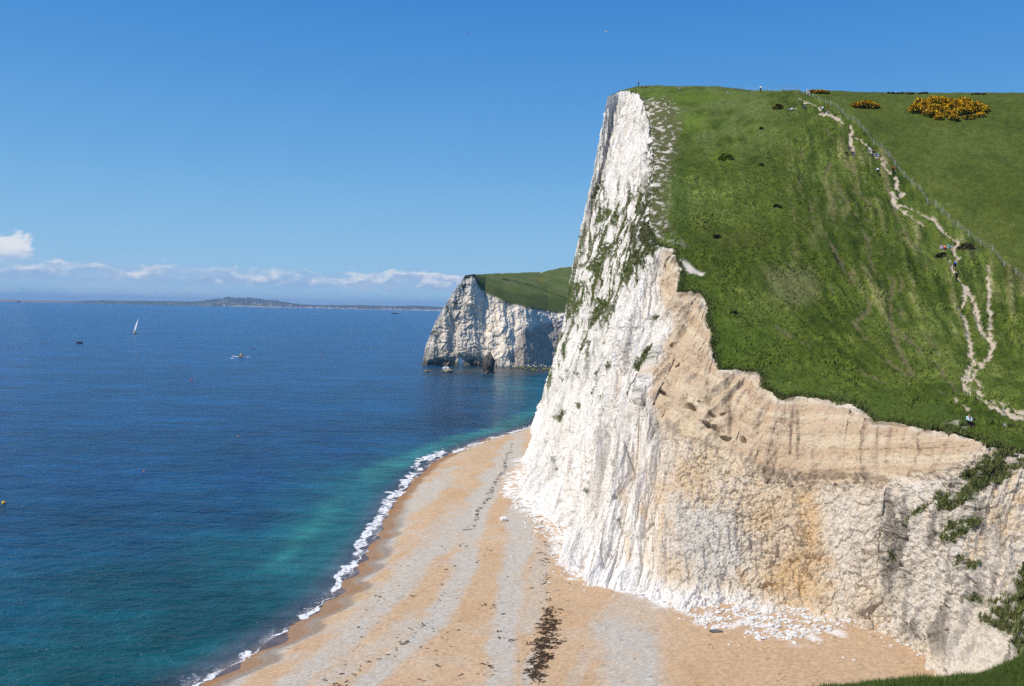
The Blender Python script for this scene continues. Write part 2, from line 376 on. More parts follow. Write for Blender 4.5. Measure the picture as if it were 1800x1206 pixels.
# --- relief
d = 2.4 * fbm(flat * 0.045, 3, off=5) * (1 - 0.5 * tan)
skew = np.stack([arc * 0.30 + h * 0.16, h * 0.045, arc * 0.02], -1)
d += (0.95 * left + 0.35) * (1 - 0.8 * tan) * (1 - gully) * ridged(skew, 3, off=9) * (0.7 + 0.15 * left) * (.35 + .65 * sstep(.0, .3, SS))
d -= 0.45 * (1 - tan) + 0.9 * left * sstep(.5, .05, SS) + .25 * left
fine_streak = np.stack([arc * 1.0 + h * 0.48, h * 0.10, arc * .1], -1)
d += (1 - tan) * (1 - gully) * (.2 + .12 * left) * (.3 + .7 * sstep(.0, .3, SS)) * fbm(fine_streak, 2, gain=.6, off=120)
skew2 = np.stack([arc * 0.085 + h * 0.05, h * 0.012, arc * 0.01], -1)
d += left * 1.3 * ridged(skew2, 2, off=19)
gl = np.stack([arc * 0.42 + .5 * fbm(flat * .2, 2), h * 0.06, np.zeros_like(h)], -1)
d += 1.0 * gully * ridged(gl, 2, off=21)
d += (0.9 + 0.0 * left) * (1 - 0.75 * tan) * (1 - .75 * gully) * fbm(np.stack([arc * .26 + h * .12, h * .11, arc * .05], -1), 4, gain=0.58, off=31)
blocky = (1 - .45 * left) * (0.15 + 1.1 * sstep(-0.1, 0.5, fbm(flat * 0.09, 3, off=35)))
cv, ce = cells(flat * np.array([0.55, 0.55, 0.42]), off=3)
cv2, ce2 = cells(flat * 1.35, off=8)
rough_low = sstep(0.25, 0.0, SS)
d += (1 - 0.9 * tan) * ((0.9 + 0.9 * rough_low) * blocky * (1 - .8 * gully) * (1.0 * (cv - 0.5) - 0.45 * sstep(0.16, 0.0, ce)))
d += (1 - 0.92 * tan) * blocky * (0.55 * (cv2 - 0.5) - 0.16 * sstep(0.15, 0.0, ce2))
d += tan * (.07 * (cells(flat * 1.6, off=29)[0] - .5) + .08 * fbm(flat * 1.6, 2, off=28))
d += (1 - 0.8 * tan) * ((.42 - .28 * left) * fbm(flat * 1.7, 3, gain=.6, off=77) + 0.25 * (1 - left) * ridged(flat * .9, 2, off=78))
# bedded tan cap: ledges that dip to the right, fluted by runnels
bedc = -(ps0[:, 1] - np.interp(ps0[:, 0], [1100, 1160, 1260, 1340, 1420, 1520, 1740], [-60, 0, 75, 125, 140, 142, 128])) * .075 + 1.1 * fbm(flat * 0.10, 3, off=50)
bed = ridged(np.stack([bedc * 0.55, arc * 0.01, flat[:, 0] * 0.02], -1), 3, off=61)
diag = np.stack([((ps0[:, 0] - 1150) + (ps0[:, 1] - 700) * .85) / 42, (ps0[:, 1] - ps0[:, 0]) / 190, h * 0], -1)
d += tan * sstep(1400, 1300, ps0[:, 0]) * 0.95 * ridged(diag, 2, off=66)
d += tan * (0.9 * fbm(flat * .09, 3, off=63) + 0.5 * fbm(flat * .35, 3, off=64) + 0.38 * bed * sstep(-.6, .3, fbm(flat * .2, 2, off=65)) + 0.12 * fbm(np.stack([bedc * 2.2, arc * 0.25, h * 0], -1), 2) + 0.22 * ridged(np.stack([arc * 0.5, h * 0.05, h * 0], -1), 2, off=13))
for (hx, hy, a, b, dep, rot) in [(1250,757,18,5,2.2,28),(1219,723,8,6,1.5,25),(1252,736,8,3,1.1,22),(1276,733,9,4,1.3,-5),(1278,774,12,4,1.4,22),(1311,779,4,6,1.2,10),(1175,704,13,4,1.4,18),(1195,650,6,3,0.8,-30),(1180,617,5,4,0.8,0),(1232,712,4,2.5,0.6,0),(1350,1022,20,5,.5,-15)]:
    c, sn = math.cos(R(rot)), math.sin(R(rot)); ux = ps0[:, 0] - hx; uy = ps0[:, 1] - hy
    q = ((ux * c + uy * sn) / a) ** 2 + ((-ux * sn + uy * c) / b) ** 2
    d -= 1.25 * dep * np.clip(.62 - .75 * (-ux * sn + uy * c) / b, .05, 1.25) * (1 - sstep(0.6, 1.1, np.sqrt(q) + 0.30 * wf[:, 0]))
# undercut below the tan cap, over the orange gully
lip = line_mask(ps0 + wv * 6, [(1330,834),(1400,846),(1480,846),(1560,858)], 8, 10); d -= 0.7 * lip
d -= 0.6 * poly_mask(psw, [(1400,862),(1440,862),(1432,960),(1420,1060),(1398,1060),(1408,960)], 8)
kv, ke = cells(np.stack([arc * .42 + h * .20, h * .16, arc * .05], -1), off=14); kv2, ke2 = cells(np.stack([arc * 1.0 + h * .46, h * .45, arc * .1], -1), off=17)
d += left * (1 - tan) * (.62 * (kv - .5) - .30 * sstep(.07, 0, ke) + .30 * (kv2 - .5) - .12 * sstep(.08, 0, ke2))
gv_, ge_ = cells(flat * np.array([.9, .9, 1.1]) + .35 * np.stack([fbm(flat, 2)] * 3, -1), off=23); d += (1 - left) * (1 - .85 * tan) * (.34 * (gv_ - .5) - .12 * sstep(.1, 0, ge_))
d *= np.where(SS > 1.0, 0.0, 1 - 0.72 * sstep(0.93, 1.0, SS)); d = np.where(SS < 0, 0, d)
sil = np.broadcast_to(sstep(0, 1, np.abs(T - _tt[2]) / 18.0)[:, None], P.shape[:2]).ravel()
d *= 0.5 + 0.5 * sil
flat2 = flat + N0 * d[:, None]
# --- colour of the rock, with shade painted into its pits and crevices
white = np.array([0.81, 0.765, 0.695]); C = np.tile(white, (len(flat), 1))
C = mix(C, (0.70, 0.66, 0.60), 0.6 * sstep(0.0, 0.5, fbm(flat * 0.11, 4, off=90)) * left)
C = mix(C, (0.64, 0.53, 0.385), 0.8 * (1 - left) * sstep(-0.5, 0.5, fbm(flat * 0.15, 3, off=91) + 0.3 * (1 - left)))
C = mix(C, (0.62, 0.53, 0.40), 0.30 * sstep(0.05, 0.55, fbm(skew * 1.3, 4, off=92)))
C = mix(C, (0.62, 0.47, 0.29), yel * (0.40 + 0.5 * sstep(-0.3, 0.5, fbm(flat * 0.22, 3, off=93))))
C = mix(C, (0.70, 0.64, 0.56), 0.6 * yel * poly_mask(psw, [(1450,870),(1560,880),(1560,1000),(1480,1090),(1440,1000)], 30))
C = mix(C, (0.62, 0.60, 0.56), 0.7 * poly_mask(psw, [(1190,880),(1290,900),(1310,1000),(1230,1040),(1180,960)], 30))
ORA = [(1394,858),(1446,862),(1436,930),(1470,1000),(1450,1070),(1340,1060),(1350,1000),(1400,950)]
C = mix(C, (0.60, 0.40, 0.19), 0.6 * poly_mask(psw, ORA, 12) * sstep(-0.5, 0.3, fbm(flat * 0.5, 3, off=94)))
for ln, wd in (([(1098,860),(1096,900),(1100,960),(1098,985)], 3), ([(1130,870),(1132,930),(1128,980)], 4), ([(1160,800),(1164,900),(1160,1000)], 3), ([(1300,1000),(1320,1040)], 6)):
    C = mix(C, (0.66, 0.45, 0.20), 0.45 * line_mask(ps0 + wv * 9 + wf * 3, ln, wd, 8) * sstep(-.35, .3, fbm(flat * .5, 3, off=113)))
tanc = mix(np.tile((0.53, 0.392, 0.258), (len(flat), 1)), (0.64, 0.525, 0.365), sstep(-0.3, 0.5, fbm(np.stack([bedc * 0.7, arc * 0.05, h * 0], -1), 3, off=95)))
tanc = mix(tanc, (0.45, 0.33, 0.20), 0.35 * sstep(0.2, 0.65, fbm(np.stack([bedc * 1.6, arc * 0.08, h * 0], -1), 3, off=96)))
tanc = mix(tanc, (0.68, 0.61, 0.51), 0.75 * sstep(0.05, 0.0, 1 - SS) * sstep(-.3, .3, fbm(flat * .5, 3, off=125)))
C = mix(C, tanc, tan)
for ln, wd, a in (([(1390,730),(1389,765),(1388,802)], 3, .8), ([(1402,728),(1403,765),(1402,812)], 3, .75), ([(1283,718),(1284,775)], 2.5, .6), ([(1525,738),(1526,790),(1524,838)], 2.5, .8), ([(1245,655),(1246,742)], 3, .45), ([(1277,660),(1280,725)], 10, .5),
                  ([(1620,765),(1622,800),(1606,842)], 2.5, .7), ([(1545,755),(1544,840)], 3, .4), ([(1430,790),(1430,830)], 3, .4), ([(1565,760),(1560,820)], 7, .3), ([(1670,775),(1640,845)], 6, .25)):
    C = mix(C, (0.17, 0.12, 0.08), a * line_mask(ps0 + wf * 2.5 + wv * 1.5, ln, wd, 3) * sstep(-0.6, 0.2, fbm(flat * 1.1, 2, off=97)))
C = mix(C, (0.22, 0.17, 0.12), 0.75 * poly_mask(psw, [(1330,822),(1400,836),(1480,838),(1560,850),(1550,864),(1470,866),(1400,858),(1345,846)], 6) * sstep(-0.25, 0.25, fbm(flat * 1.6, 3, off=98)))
C = mix(C, (0.64, 0.57, 0.475), 0.7 * gully)
C = mix(C, (0.36, 0.32, 0.27), 0.8 * gully * sstep(0.0, 0.35, fbm(gl * np.array([1.6, 2.4, 1]) + 3.3, 3, off=99)))
C = mix(C, (0.25, 0.215, 0.175), 0.85 * gully * sstep(0.06, 0.26, fbm(np.stack([arc * 0.42, h * 0.16, h * 0], -1), 3, off=100)))
C = mix(C, (0.64, 0.47, 0.27), 0.7 * poly_mask(psw, [(1740,790),(1830,800),(1830,960),(1760,960),(1690,1010),(1740,900)], 18) * sstep(-0.4, 0.4, fbm(flat * 0.4, 3, off=101)))
C = mix(C, (0.30, 0.27, 0.23), 0.55 * (1 - tan) * sstep(0.30, 0.55, fbm(flat * 1.5, 3, off=102)))
C = mix(C, (0.34, 0.315, 0.28), .5 * left * (1 - tan) * sstep(.05, 0, ke) * sstep(-.1, .3, fbm(flat * .3, 2, off=127)))
C = mix(C, (0.36, 0.33, 0.29), 0.45 * (1 - tan) * left * sstep(.22, .5, fbm(fine_streak * np.array([.9, 2.0, 1]), 2, gain=.6, off=122)))
C = mix(C, (0.60, 0.51, 0.40), 0.5 * (1 - tan) * left * sstep(.1, .5, fbm(fine_streak * .6, 2, off=123)))
C = mix(C, (0.20, 0.18, 0.155), 0.75 * (1 - tan) * (1 - yel * .4) * sstep(.42, .56, fbm(flat * np.array([1.3, 1.3, .9]), 4, gain=.6, off=124)))  # dark flint specks, and the shade of small pits painted in
C = mix(C, (0.30, 0.275, 0.24), 0.6 * (1 - tan) * left * sstep(0.25, 0.5, fbm(skew * 2.4, 2, off=112)))
C = mix(C, (0.34, 0.30, 0.24), 0.5 * (1 - tan) * sstep(0.10, 0.0, ce) * sstep(0.0, 0.4, fbm(flat * 0.35, 2, off=103)))
C = mix(C, (0.82, 0.785, 0.73), sstep(0.10, 0.02, SS) * (1 - gully) * 0.9 * (1 - sstep(1330, 1400, ps0[:, 0])))
C = mix(C, (0.20, 0.145, 0.085), .8 * sstep(.972, .99, SS) * sstep(-.15, .25, fbm(flat * .45, 3, off=140)) * (ps0[:, 1] > 445))
# --- plants holding on to the face
VEG = [[(1035,345),(1050,322),(1054,330),(1042,352)],[(1046,413),(1065,405),(1032,473),(1022,476)],[(1065,433),(1089,420),(1085,440),(1059,486),(1040,480)],
 [(1110,452),(1142,436),(1166,413),(1165,433),(1132,466),(1095,499),(1089,486)],[(1009,496),(1039,500),(1022,526),(1003,562),(993,559)],[(1052,526),(1075,533),(1066,552),(1036,582),(1026,586),(1039,549)],
 [(979,579),(993,589),(973,629),(963,632)],[(1019,612),(1042,599),(1029,629)],[(1139,572),(1155,550),(1158,556)],[(1125,662),(1142,625),(1157,605),(1148,640),(1135,665)],[(979,741),(989,715),(988,730),(985,741)],
 [(1046,398),(1070,364),(1077,371),(1062,392)],[(1072,394),(1093,371),(1109,329),(1112,343),(1097,375),(1083,400)],[(1015,535),(1030,525),(1018,560),(1006,580)],[(995,650),(1003,640),(999,662)],[(1080,650),(1090,642),(1084,662)],
 [(944,795),(950,790),(946,803)],[(967,800),(970,796),(968,812)],[(1026,862),(1032,860),(1030,872)],[(1086,910),(1088,916),(1087,935)],[(985,665),(990,660),(990,680)],[(1015,650),(1022,640),(1020,665)],[(953,655),(962,640),(957,670),(948,690)]]
VEG2 = [[(1742,782),(1769,790),(1796,817),(1777,840),(1730,867),(1668,922),(1649,895),(1688,840),(1719,810)],[(1657,949),(1688,910),(1723,900),(1719,929),(1688,956),(1668,964)],[(1560,1010),(1572,980),(1593,964),(1587,983),(1572,1007)],
 [(1676,1026),(1688,999),(1700,997),(1690,1030)],[(1700,1020),(1712,997),(1727,995),(1716,1024)],[(1719,1092),(1745,1070),(1765,1061),(1800,1000),(1840,990),(1840,1090),(1800,1110),(1765,1126)],[(1704,1065),(1727,1045),(1730,1062)],[(1591,945),(1626,906),(1649,883),(1634,906),(1603,945)],
 [(1640,880),(1660,868),(1655,885)],[(1790,830),(1830,815),(1830,850),(1800,850)],[(1800,1130),(1830,1100),(1830,1180),(1790,1170)],[(1756,1095),(1770,1090),(1765,1115)],[(1610,958),(1622,952),(1618,966)],[(1665,1060),(1682,1055),(1676,1078)]]
veg = np.zeros(len(flat)); pv = ps0 + wv * 7 + wf * 4
for q in VEG: veg = np.maximum(veg, poly_mask(pv, q, 3.0) * sstep(-0.55, -0.05, fbm(flat * 1.2, 2, off=104)))
for q in VEG2: veg = np.maximum(veg, poly_mask(pv, q, 3.5) * sstep(-0.28, 0.2, fbm(flat * np.array([0.7, 0.7, 0.7]), 3, off=105)))
gs = fbm(np.stack([arc * .7 + h * .36, h * .10, arc * .02], -1), 3, gain=.5, off=121)
GZ = [(1052,300),(1110,330),(1140,300),(1172,420),(1150,470),(1085,540),(1050,620),(985,680),(945,700),(975,590),(1000,500),(1020,400)]
gz = poly_mask(psw, GZ, 25)
veg = np.maximum(veg * sstep(-.5, .0, gs + .25), gz * sstep(.10, .22, gs + .12 * sstep(1090, 1150, psw[:, 0])))
MIXED = [(1132,190),(1150,200),(1160,300),(1160,420),(1120,446),(1105,440),(1122,380),(1140,320),(1140,230)]
mixed = poly_mask(psw, MIXED, 10)
streak = fbm(np.stack([arc * 0.35 + h * 0.55, h * 0.9, flat[:, 0] * 0.3], -1), 4, off=106)
veg = np.maximum(veg, mixed * sstep(-0.10, 0.12, .6 * streak + .6 * gs))
sprout = (1 - tan) * (1 - yel) * left * sstep(0.42, 0.52, fbm(np.stack([arc * 0.22 + h * 0.16, h * 0.12, h * 0.02], -1) * 2.2, 4, off=107)) * sstep(0.12, 0.3, SS)
veg = np.maximum(veg, 0.9 * sprout)
vegc = mix(np.tile((0.070, 0.098, 0.022), (len(flat), 1)), (0.135, 0.150, 0.050), sstep(-0.4, 0.4, fbm(flat * 0.7, 3, off=108)))
vegc = mix(vegc, (0.022, 0.035, 0.012), sstep(0.1, 0.5, fbm(flat * 1.3, 2, off=109)))
vegc = mix(vegc, (0.10, 0.085, 0.055), 0.6 * mixed)
C = mix(C, vegc, np.clip(veg, 0, 1))
flat2 += N0 * (veg * (SS < 1.0) * (0.12 + 0.22 * fbm(flat * 1.8, 2, off=110)))[:, None]
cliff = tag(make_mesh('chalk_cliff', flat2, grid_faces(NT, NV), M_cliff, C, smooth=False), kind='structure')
CLIFF_P, CLIFF_VEG, CLIFF_N, CLIFF_PS = flat2, veg, N0, ps0

# ------------------------------------------------------------------ turf slope and path
GS = 0.33
gx = np.arange(20, 150, GS); gy = np.arange(44, 344, GS)
XX, YY = np.meshgrid(gx, gy, indexing='ij'); xy = np.column_stack([XX.ravel(), YY.ravel()])
poly = np.vstack([BR[:, :2], [(190, 70), (190, 350)]])
nz = np.stack([fbm(xy * 0.5, 3, off=2), fbm(xy * 0.5, 3, off=33)], -1)
keep = inside(xy + nz * 0.75 , poly)
zz = hill(xy[:, 0], xy[:, 1]); base3 = np.column_stack([xy, zz]); gp = project(base3)
FENCE_PX = [(1300,159),(1347.7,159.6),(1355,159.6),(1363,159.8),(1371,160),(1377,160.2),(1384.5,160.5),(1391,162.5),(1398,164),(1405,166),(1412.4,167.5),(1418.5,170),(1423,172),(1430,174),(1439.7,178),(1451,183.5),(1460.4,188.5),(1471,195.8),(1481,202.5),(1490.8,211.6),(1499.7,219),(1508.5,227),(1517.8,235.5),(1525.4,243.4),
 (1535.9,258),(1549,267.7),(1562.7,282.8),(1573.4,294.5),(1589,312),(1602.8,328.3),(1616.8,342),(1630.8,361),(1645,369),(1657.2,380),(1667,389),(1676,399),(1683.3,404.5),(1702.4,421.5),(1724,438),(1743.6,453.5),(1765.7,471),(1786,484.5),(1812,503),(1840,523)]
FEN = on_hill(*np.array(FENCE_PX, float).T)
px0, py0 = gp[:, 0], gp[:, 1]
fence_x = np.interp(np.arange(0, 1300), [p[1] for p in FENCE_PX[8:]] + [560], [p[0] for p in FENCE_PX[8:]] + [1890])
fx = fence_x[np.clip(py0, 0, 1299).astype(int)]
pasture = sstep(2, 14, px0 - fx) * sstep(520, 440, py0) + sstep(1, 3, xy[:, 0] - 140)
pasture = np.clip(pasture, 0, 1)
rough = 1 - 0.85 * pasture
top_smooth = sstep(330, 190, py0) * sstep(1470, 1300, px0) * (1 - pasture)
def onp(pts): return on_hill(*np.array(pts, float).T)[:, :2]
PATHS = [([(1404,176),(1414,181),(1425,183),(1435,188),(1444,196),(1452,204),(1464,207),(1474,213),(1482,221)], 1.0),
 ([(1444,196),(1440,203),(1450,205)], .9), ([(1495,226),(1497,236),(1493,243),(1497,258),(1498,268)], 1.1),  ([(1503,247),(1514,252),(1522,262),(1531,270),(1542,284)], .9), ([(1550,287),(1556,294),(1551,297),(1556,304),(1563,309)], 1.0),
 ([(1573,315),(1578,322),(1574,328),(1576,336),(1588,345),(1580,350),(1571,352),(1572,362),(1584,372),(1594,380),(1606,388),(1622,397)], 0.9), ([(1564,340),(1572,352)], .8), ([(1580,364),(1596,367),(1615,377),(1636,388)], .5),
 ([(1636,384),(1645,396),(1650,404),(1660,411),(1673,420),(1684,428),(1677,438),(1674,447),(1680,454),(1688,457)], .85), ([(1688,457),(1680,463)], .7), ([(1668,463),(1676,470),(1674,490),(1690,500)], .7),
 ([(1692,501),(1698,512),(1706,527),(1713,545),(1718,562),(1722,578),(1725,590),(1735,600),(1746,611)], .85), ([(1733,472),(1738,490),(1735,500),(1740,520),(1737,538),(1740,560),(1739,580),(1742,600),(1746,611)], .4),
 ([(1746,611),(1742,622),(1732,640),(1716,655),(1706,668),(1698,679)], .75), ([(1694,508),(1697,530),(1685,548),(1697,572),(1705,598),(1707,630),(1711,643),(1699,658),(1694,672),(1698,680)], .75), ([(1716,655),(1709,664),(1711,672)], .45),
 ([(1698,679),(1701,692),(1720,706),(1738,716),(1768,730),(1812,748)], 1.05), ([(1712,685),(1730,702),(1752,716),(1790,736),(1815,748)], .5), ([(1717,672),(1728,690),(1756,709),(1788,727),(1815,744)], .5),
 ([(1672,702),(1690,716),(1704,722)], .35), ([(1748,722),(1768,733),(1792,742)], .5)]
pathm = np.zeros(len(xy)); jig = np.stack([fbm(xy * 0.9, 2, off=7), fbm(xy * 0.9, 2, off=8)], -1) * 0.5
pw = xy + jig
for pts, wd in PATHS:
    pathm = np.maximum(pathm, line_mask(pw, onp(pts), wd * 0.42, 0.24))
pathm *= np.where(px0 < 1690, sstep(-0.85, -0.5, fbm(xy * 0.55, 3, off=15)), 1.0) * np.where(py0 < 200, sstep(-0.3, 0.1, fbm(xy * 0.7, 2, off=16)), 1.0)
TRACKS = [[(1498,268),(1493,282),(1484,300),(1470,314)],[(1500,262),(1503,280),(1496,293),(1501,303),(1503,335)],[(1538,411),(1527,430),(1552,453),(1557,476),(1570,499),(1564,536),(1568,579),(1582,625),(1598,655),(1632,678),(1665,695)],[(1578,410),(1592,433),(1612,456),(1641,474),(1660,486),(1672,510),(1675,540)],[(1429,386),(1446,413),(1472,453),(1495,483),(1512,509),(1529,539),(1507,569)],
 [(1512,393),(1525,430),(1535,473),(1552,503),(1562,526)],[(1379,430),(1412,466),(1446,493),(1464,519)],[(1560,560),(1600,610),(1645,645),(1671,678),(1700,705)],[(1452,230),(1466,261),(1462,279),(1450,310)],[(1408,265),(1415,293),(1405,320),(1410,345),(1425,362),(1431,396)],
 [(1473,335),(1487,359),(1513,394)],[(1501,293),(1504,331),(1500,340),(1520,354),(1529,363),(1518,377),(1529,396),(1540,412)],[(1585,500),(1580,540),(1590,580),(1625,640)],[(1330,560),(1400,600),(1480,640),(1560,672)],[(1500,570),(1540,620),(1590,660)],[(1620,540),(1635,600),(1660,650)],[(1450,420),(1480,470),(1500,500)],[(1560,330),(1575,380),(1600,430),(1640,470)]]
track = np.zeros(len(xy))
for k, pts in enumerate(TRACKS):
    track = np.maximum(track, line_mask(pw, onp(pts), 0.16 + 0.10 * (k % 3), 0.34) * sstep(-0.35, 0.15, fbm(xy * 0.3, 2, off=17 + k)))
warpx = fbm(xy * 0.10, 3, off=129) * .8
# relief: tussocks, little terraces along the contour, runnels down the slope; grazed pasture is smooth
ucur = (px0 - np.interp(py0, [160, 300, 450, 560, 650, 720], [1440, 1452, 1490, 1550, 1620, 1715])) / np.interp(py0, [160, 450, 600, 720], [1.0, 1.0, .75, .5])
curl = fbm(np.column_stack([ucur / 15 + warpx, py0 / 75]), 4, gain=.55, off=130); lines = ridged(np.column_stack([ucur / 9 + warpx * 1.2, py0 / 140]), 1, off=133) * sstep(-.5, .3, fbm(xy * .12, 2, off=134)); curl2 = ridged(np.column_stack([ucur / 26 + warpx * .7, py0 / 160]), 2, off=131)
q3 = np.column_stack([xy * 0.22, zz * 0.22])
warp = fbm(xy * 0.08, 3, off=27) * 4
terr = ridged(np.column_stack([zz * 0.55 + warp * 0.5 + xy[:, 0] * 0.06, xy[:, 0] * 0.05, xy[:, 1] * 0.02]), 2, off=18)
run = ridged(np.column_stack([xy[:, 0] * 0.45 + xy[:, 1] * 0.14 + warp * 0.35, xy[:, 1] * 0.05]), 2, off=19)
rz = 1 - 0.6 * top_smooth
east = sstep(1330, 1500, px0) * sstep(660, 520, py0)
dz = 0.55 * fbm(xy * 0.12, 3, off=20) + rough * rz * (0.26 * terr + 0.42 * curl2 * (.25 + .75 * east) + .34 * lines * (.3 + .7 * east) + 0.60 * curl * (.35 + .65 * east) + 0.16 * run + 0.50 * fbm(xy * 0.5, 3, off=22) + 0.34 * fbm(xy * 1.15, 2, off=23))
dz += 0.05 * fbm(xy * 0.8, 2, off=24) - 0.28 * pathm - 0.22 * track
dedge = dist_line(xy, BR[:, :2]); dz *= 0.35 + 0.65 * sstep(0, 6, dedge)
gv = np.column_stack([xy, zz + dz])
n1, n2, n3 = fbm(xy * 0.05, 4, off=25), fbm(xy * 0.22, 4, off=26), fbm(xy * 0.9, 3, off=28)
GC = np.tile((0.090, 0.124, 0.017), (len(xy), 1))
GC = mix(GC, (0.130, 0.155, 0.040), 0.5 * sstep(-0.1, 0.5, n1 + 0.5 * n2) * rough)
GC = mix(GC, (0.040, 0.072, 0.010), 0.7 * rough * sstep(-0.05, 0.45, -n2 + 0.7 * n3))
GC = mix(GC, (0.110, 0.150, 0.018), 0.6 * rough * sstep(0.1, 0.5, n2 - 0.3 * n1))
GC = mix(GC, (0.20, 0.195, 0.075), .6 * rough * (.12 + .88 * east) * sstep(.72, .95, lines)); GC = mix(GC, (0.22, 0.215, 0.080), 0.85 * rough * (0.12 + 0.88 * east) * sstep(0.15, 0.5, curl + .3 * curl2 - .1)); GC = mix(GC, (0.026, 0.048, 0.007), 0.75 * rough * (.35 + .65 * east) * sstep(.0, .32, -curl - .1 * lines))  # last mix paints shade into the troughs of the grooves
n5 = fbm(xy * 1.7, 3, gain=.6, off=29); GC = GC * np.exp(rough * (.52 * n3 + .40 * n5 + .25 * n2 + .55 * n1))[:, None]
GC = mix(GC, (0.080, 0.105, 0.018), 0.9 * pasture); GC = mix(GC, (0.105, 0.130, 0.030), 0.55 * pasture * sstep(-0.3, 0.5, n1 + 0.5 * n3)); GC = mix(GC, (0.052, 0.075, 0.013), 0.6 * pasture * sstep(0.0, 0.5, n2)); GC = GC * np.exp(pasture * (.28 * n3 + .30 * n5 + .25 * n1))[:, None]
GC = mix(GC, (0.135, 0.165, 0.055), 0.6 * top_smooth * sstep(-0.4, 0.3, n2))
wpx = gp + np.stack([n2, n3], -1) * 14
for q, c, a in (([(1340,478),(1400,470),(1440,495),(1440,530),(1400,545),(1360,520)], (0.150, 0.160, 0.062), .8), ([(1240,405),(1300,402),(1365,425),(1350,440),(1260,440)], (0.085, 0.105, 0.018), .8),
                ([(1125,160),(1240,162),(1300,168),(1240,182),(1170,182)], (0.105, 0.160, 0.020), .75), ([(1195,205),(1240,200),(1235,225),(1200,230)], (0.125, 0.185, 0.022), .8), ([(1255,270),(1285,268),(1285,290),(1262,288)], (0.135, 0.190, 0.022), .8),
                ([(1240,520),(1330,560),(1400,640),(1340,670),(1260,640)], (0.060, 0.105, 0.014), .5), ([(1440,690),(1640,700),(1700,750),(1520,735)], (0.075, 0.115, 0.022), .6), ([(1760,470),(1810,480),(1810,520),(1770,520)], (0.085, 0.080, 0.030), .6), ([(1680,440),(1720,435),(1715,455)], (0.085, 0.070, 0.045), .6),
                ([(1170,300),(1200,270),(1210,400),(1190,430)], (0.045, 0.085, 0.014), .5)):
    GC = mix(GC, c, a * poly_mask(wpx, q, 12))
mz = poly_mask(gp + np.stack([fbm(xy * 0.25, 3, off=43), fbm(xy * 0.25, 3, off=44)], -1) * 16, [(1120,178),(1168,176),(1190,190),(1192,240),(1180,300),(1168,340),(1172,400),(1160,440),(1130,440)], 12)
mstr = fbm(np.column_stack([xy[:, 0] * 0.75, xy[:, 1] * 0.32, zz * 0.75]), 5, gain=.68, off=45)
hi_edge = sstep(185, 215, py0) * sstep(445, 415, py0) * sstep(5.0, 0.5, dedge)
bare = np.maximum(mz * sstep(0.13, 0.25, mstr + 0.12 * sstep(1168, 1140, px0)), hi_edge * sstep(.02, .2, mstr))
GC = mix(GC, (0.120, 0.115, 0.050), 0.75 * mz)
for q in ([(1192,455),(1205,458),(1238,482),(1230,486),(1210,480)], [(1660,745),(1680,742),(1712,744),(1708,749),(1680,750)], [(1672,757),(1700,754),(1690,759)]):
    bare = np.maximum(bare, poly_mask(wpx - np.stack([n2, n3], -1) * 9, q, 2))
GC = mix(GC, (0.62, 0.56, 0.48), bare * np.where(py0 > 735, .45, 1))
edge_soil = sstep(1.0, 0.1, dedge + 0.6 * n3); GC = mix(GC, (0.075, 0.075, 0.035), 0.5 * edge_soil * (1 - hi_edge) * (1 - bare))
GC = mix(GC, (0.150, 0.128, 0.068), 0.8 * sstep(0.25, 0.8, track) * (1 - bare))
PC = mix(np.tile((0.50, 0.415, 0.31), (len(xy), 1)), (0.36, 0.28, 0.20), sstep(0.0, 0.5, n2) * sstep(1735, 1600, px0) * 0.8)
GC = mix(GC, PC, sstep(0.35, 0.6, pathm))
flowers = (rng.random(len(xy)) < 0.02) & (poly_mask(gp, [(1700,745),(1800,745),(1800,775),(1730,770)], 5) > 0.5); GC[flowers] = (0.6, 0.6, 0.6)
Fq = grid_faces(len(gx), len(gy)); fk = keep[Fq].all(1); Fq = Fq[fk]
ispath = (pathm[Fq].mean(1) > 0.5)
def with_skirt(V, Fc, Cc, drop):
    """turf edge: hang a ragged lip from every open edge"""
    e = np.concatenate([Fc[:, [0, 1]], Fc[:, [1, 2]], Fc[:, [2, 3]], Fc[:, [3, 0]]]); key = np.sort(e, 1)
    _, first, cnt = np.unique(key[:, 0].astype(np.int64) * 10_000_000 + key[:, 1], return_index=True, return_counts=True)
    be = e[first[cnt == 1]]; u = np.unique(be); low = V[u].copy(); low[:, 2] -= np.where(V[u][:, 1] > 150, .12, 1.0) * drop * (0.6 + 0.8 * rng.random(len(u)))
    m = np.full(len(V), -1); m[u] = len(V) + np.arange(len(u))
    quads = np.stack([be[:, 1], be[:, 0], m[be[:, 0]], m[be[:, 1]]], -1)
    return np.vstack([V, low]), np.vstack([Fc, quads]), np.vstack([Cc, Cc[u] * 0.7 + 0.3 * np.array((0.12, 0.09, 0.05))])
turf = tag(make_mesh('grass_slope', *(lambda a: (a[0], a[1], M_grass, a[2]))(with_skirt(*compact(gv, Fq[~ispath], GC), 0.7))), kind='structure')
tag(make_mesh('footpath', *(lambda a: (a[0], a[1], M_path, a[2]))(compact(gv, Fq[ispath], GC))), kind='structure')
def hill_at(x, y):
    """height of the finished turf"""
    i = np.clip(((np.atleast_1d(x) - gx[0]) / GS).round().astype(int), 0, len(gx) - 1); j = np.clip(((np.atleast_1d(y) - gy[0]) / GS).round().astype(int), 0, len(gy) - 1)
    return gv[i * len(gy) + j, 2]
def ground(px, py):
    p = on_hill([px], [py])[0]; p[2] = hill_at(p[0], p[1])[0]; return p

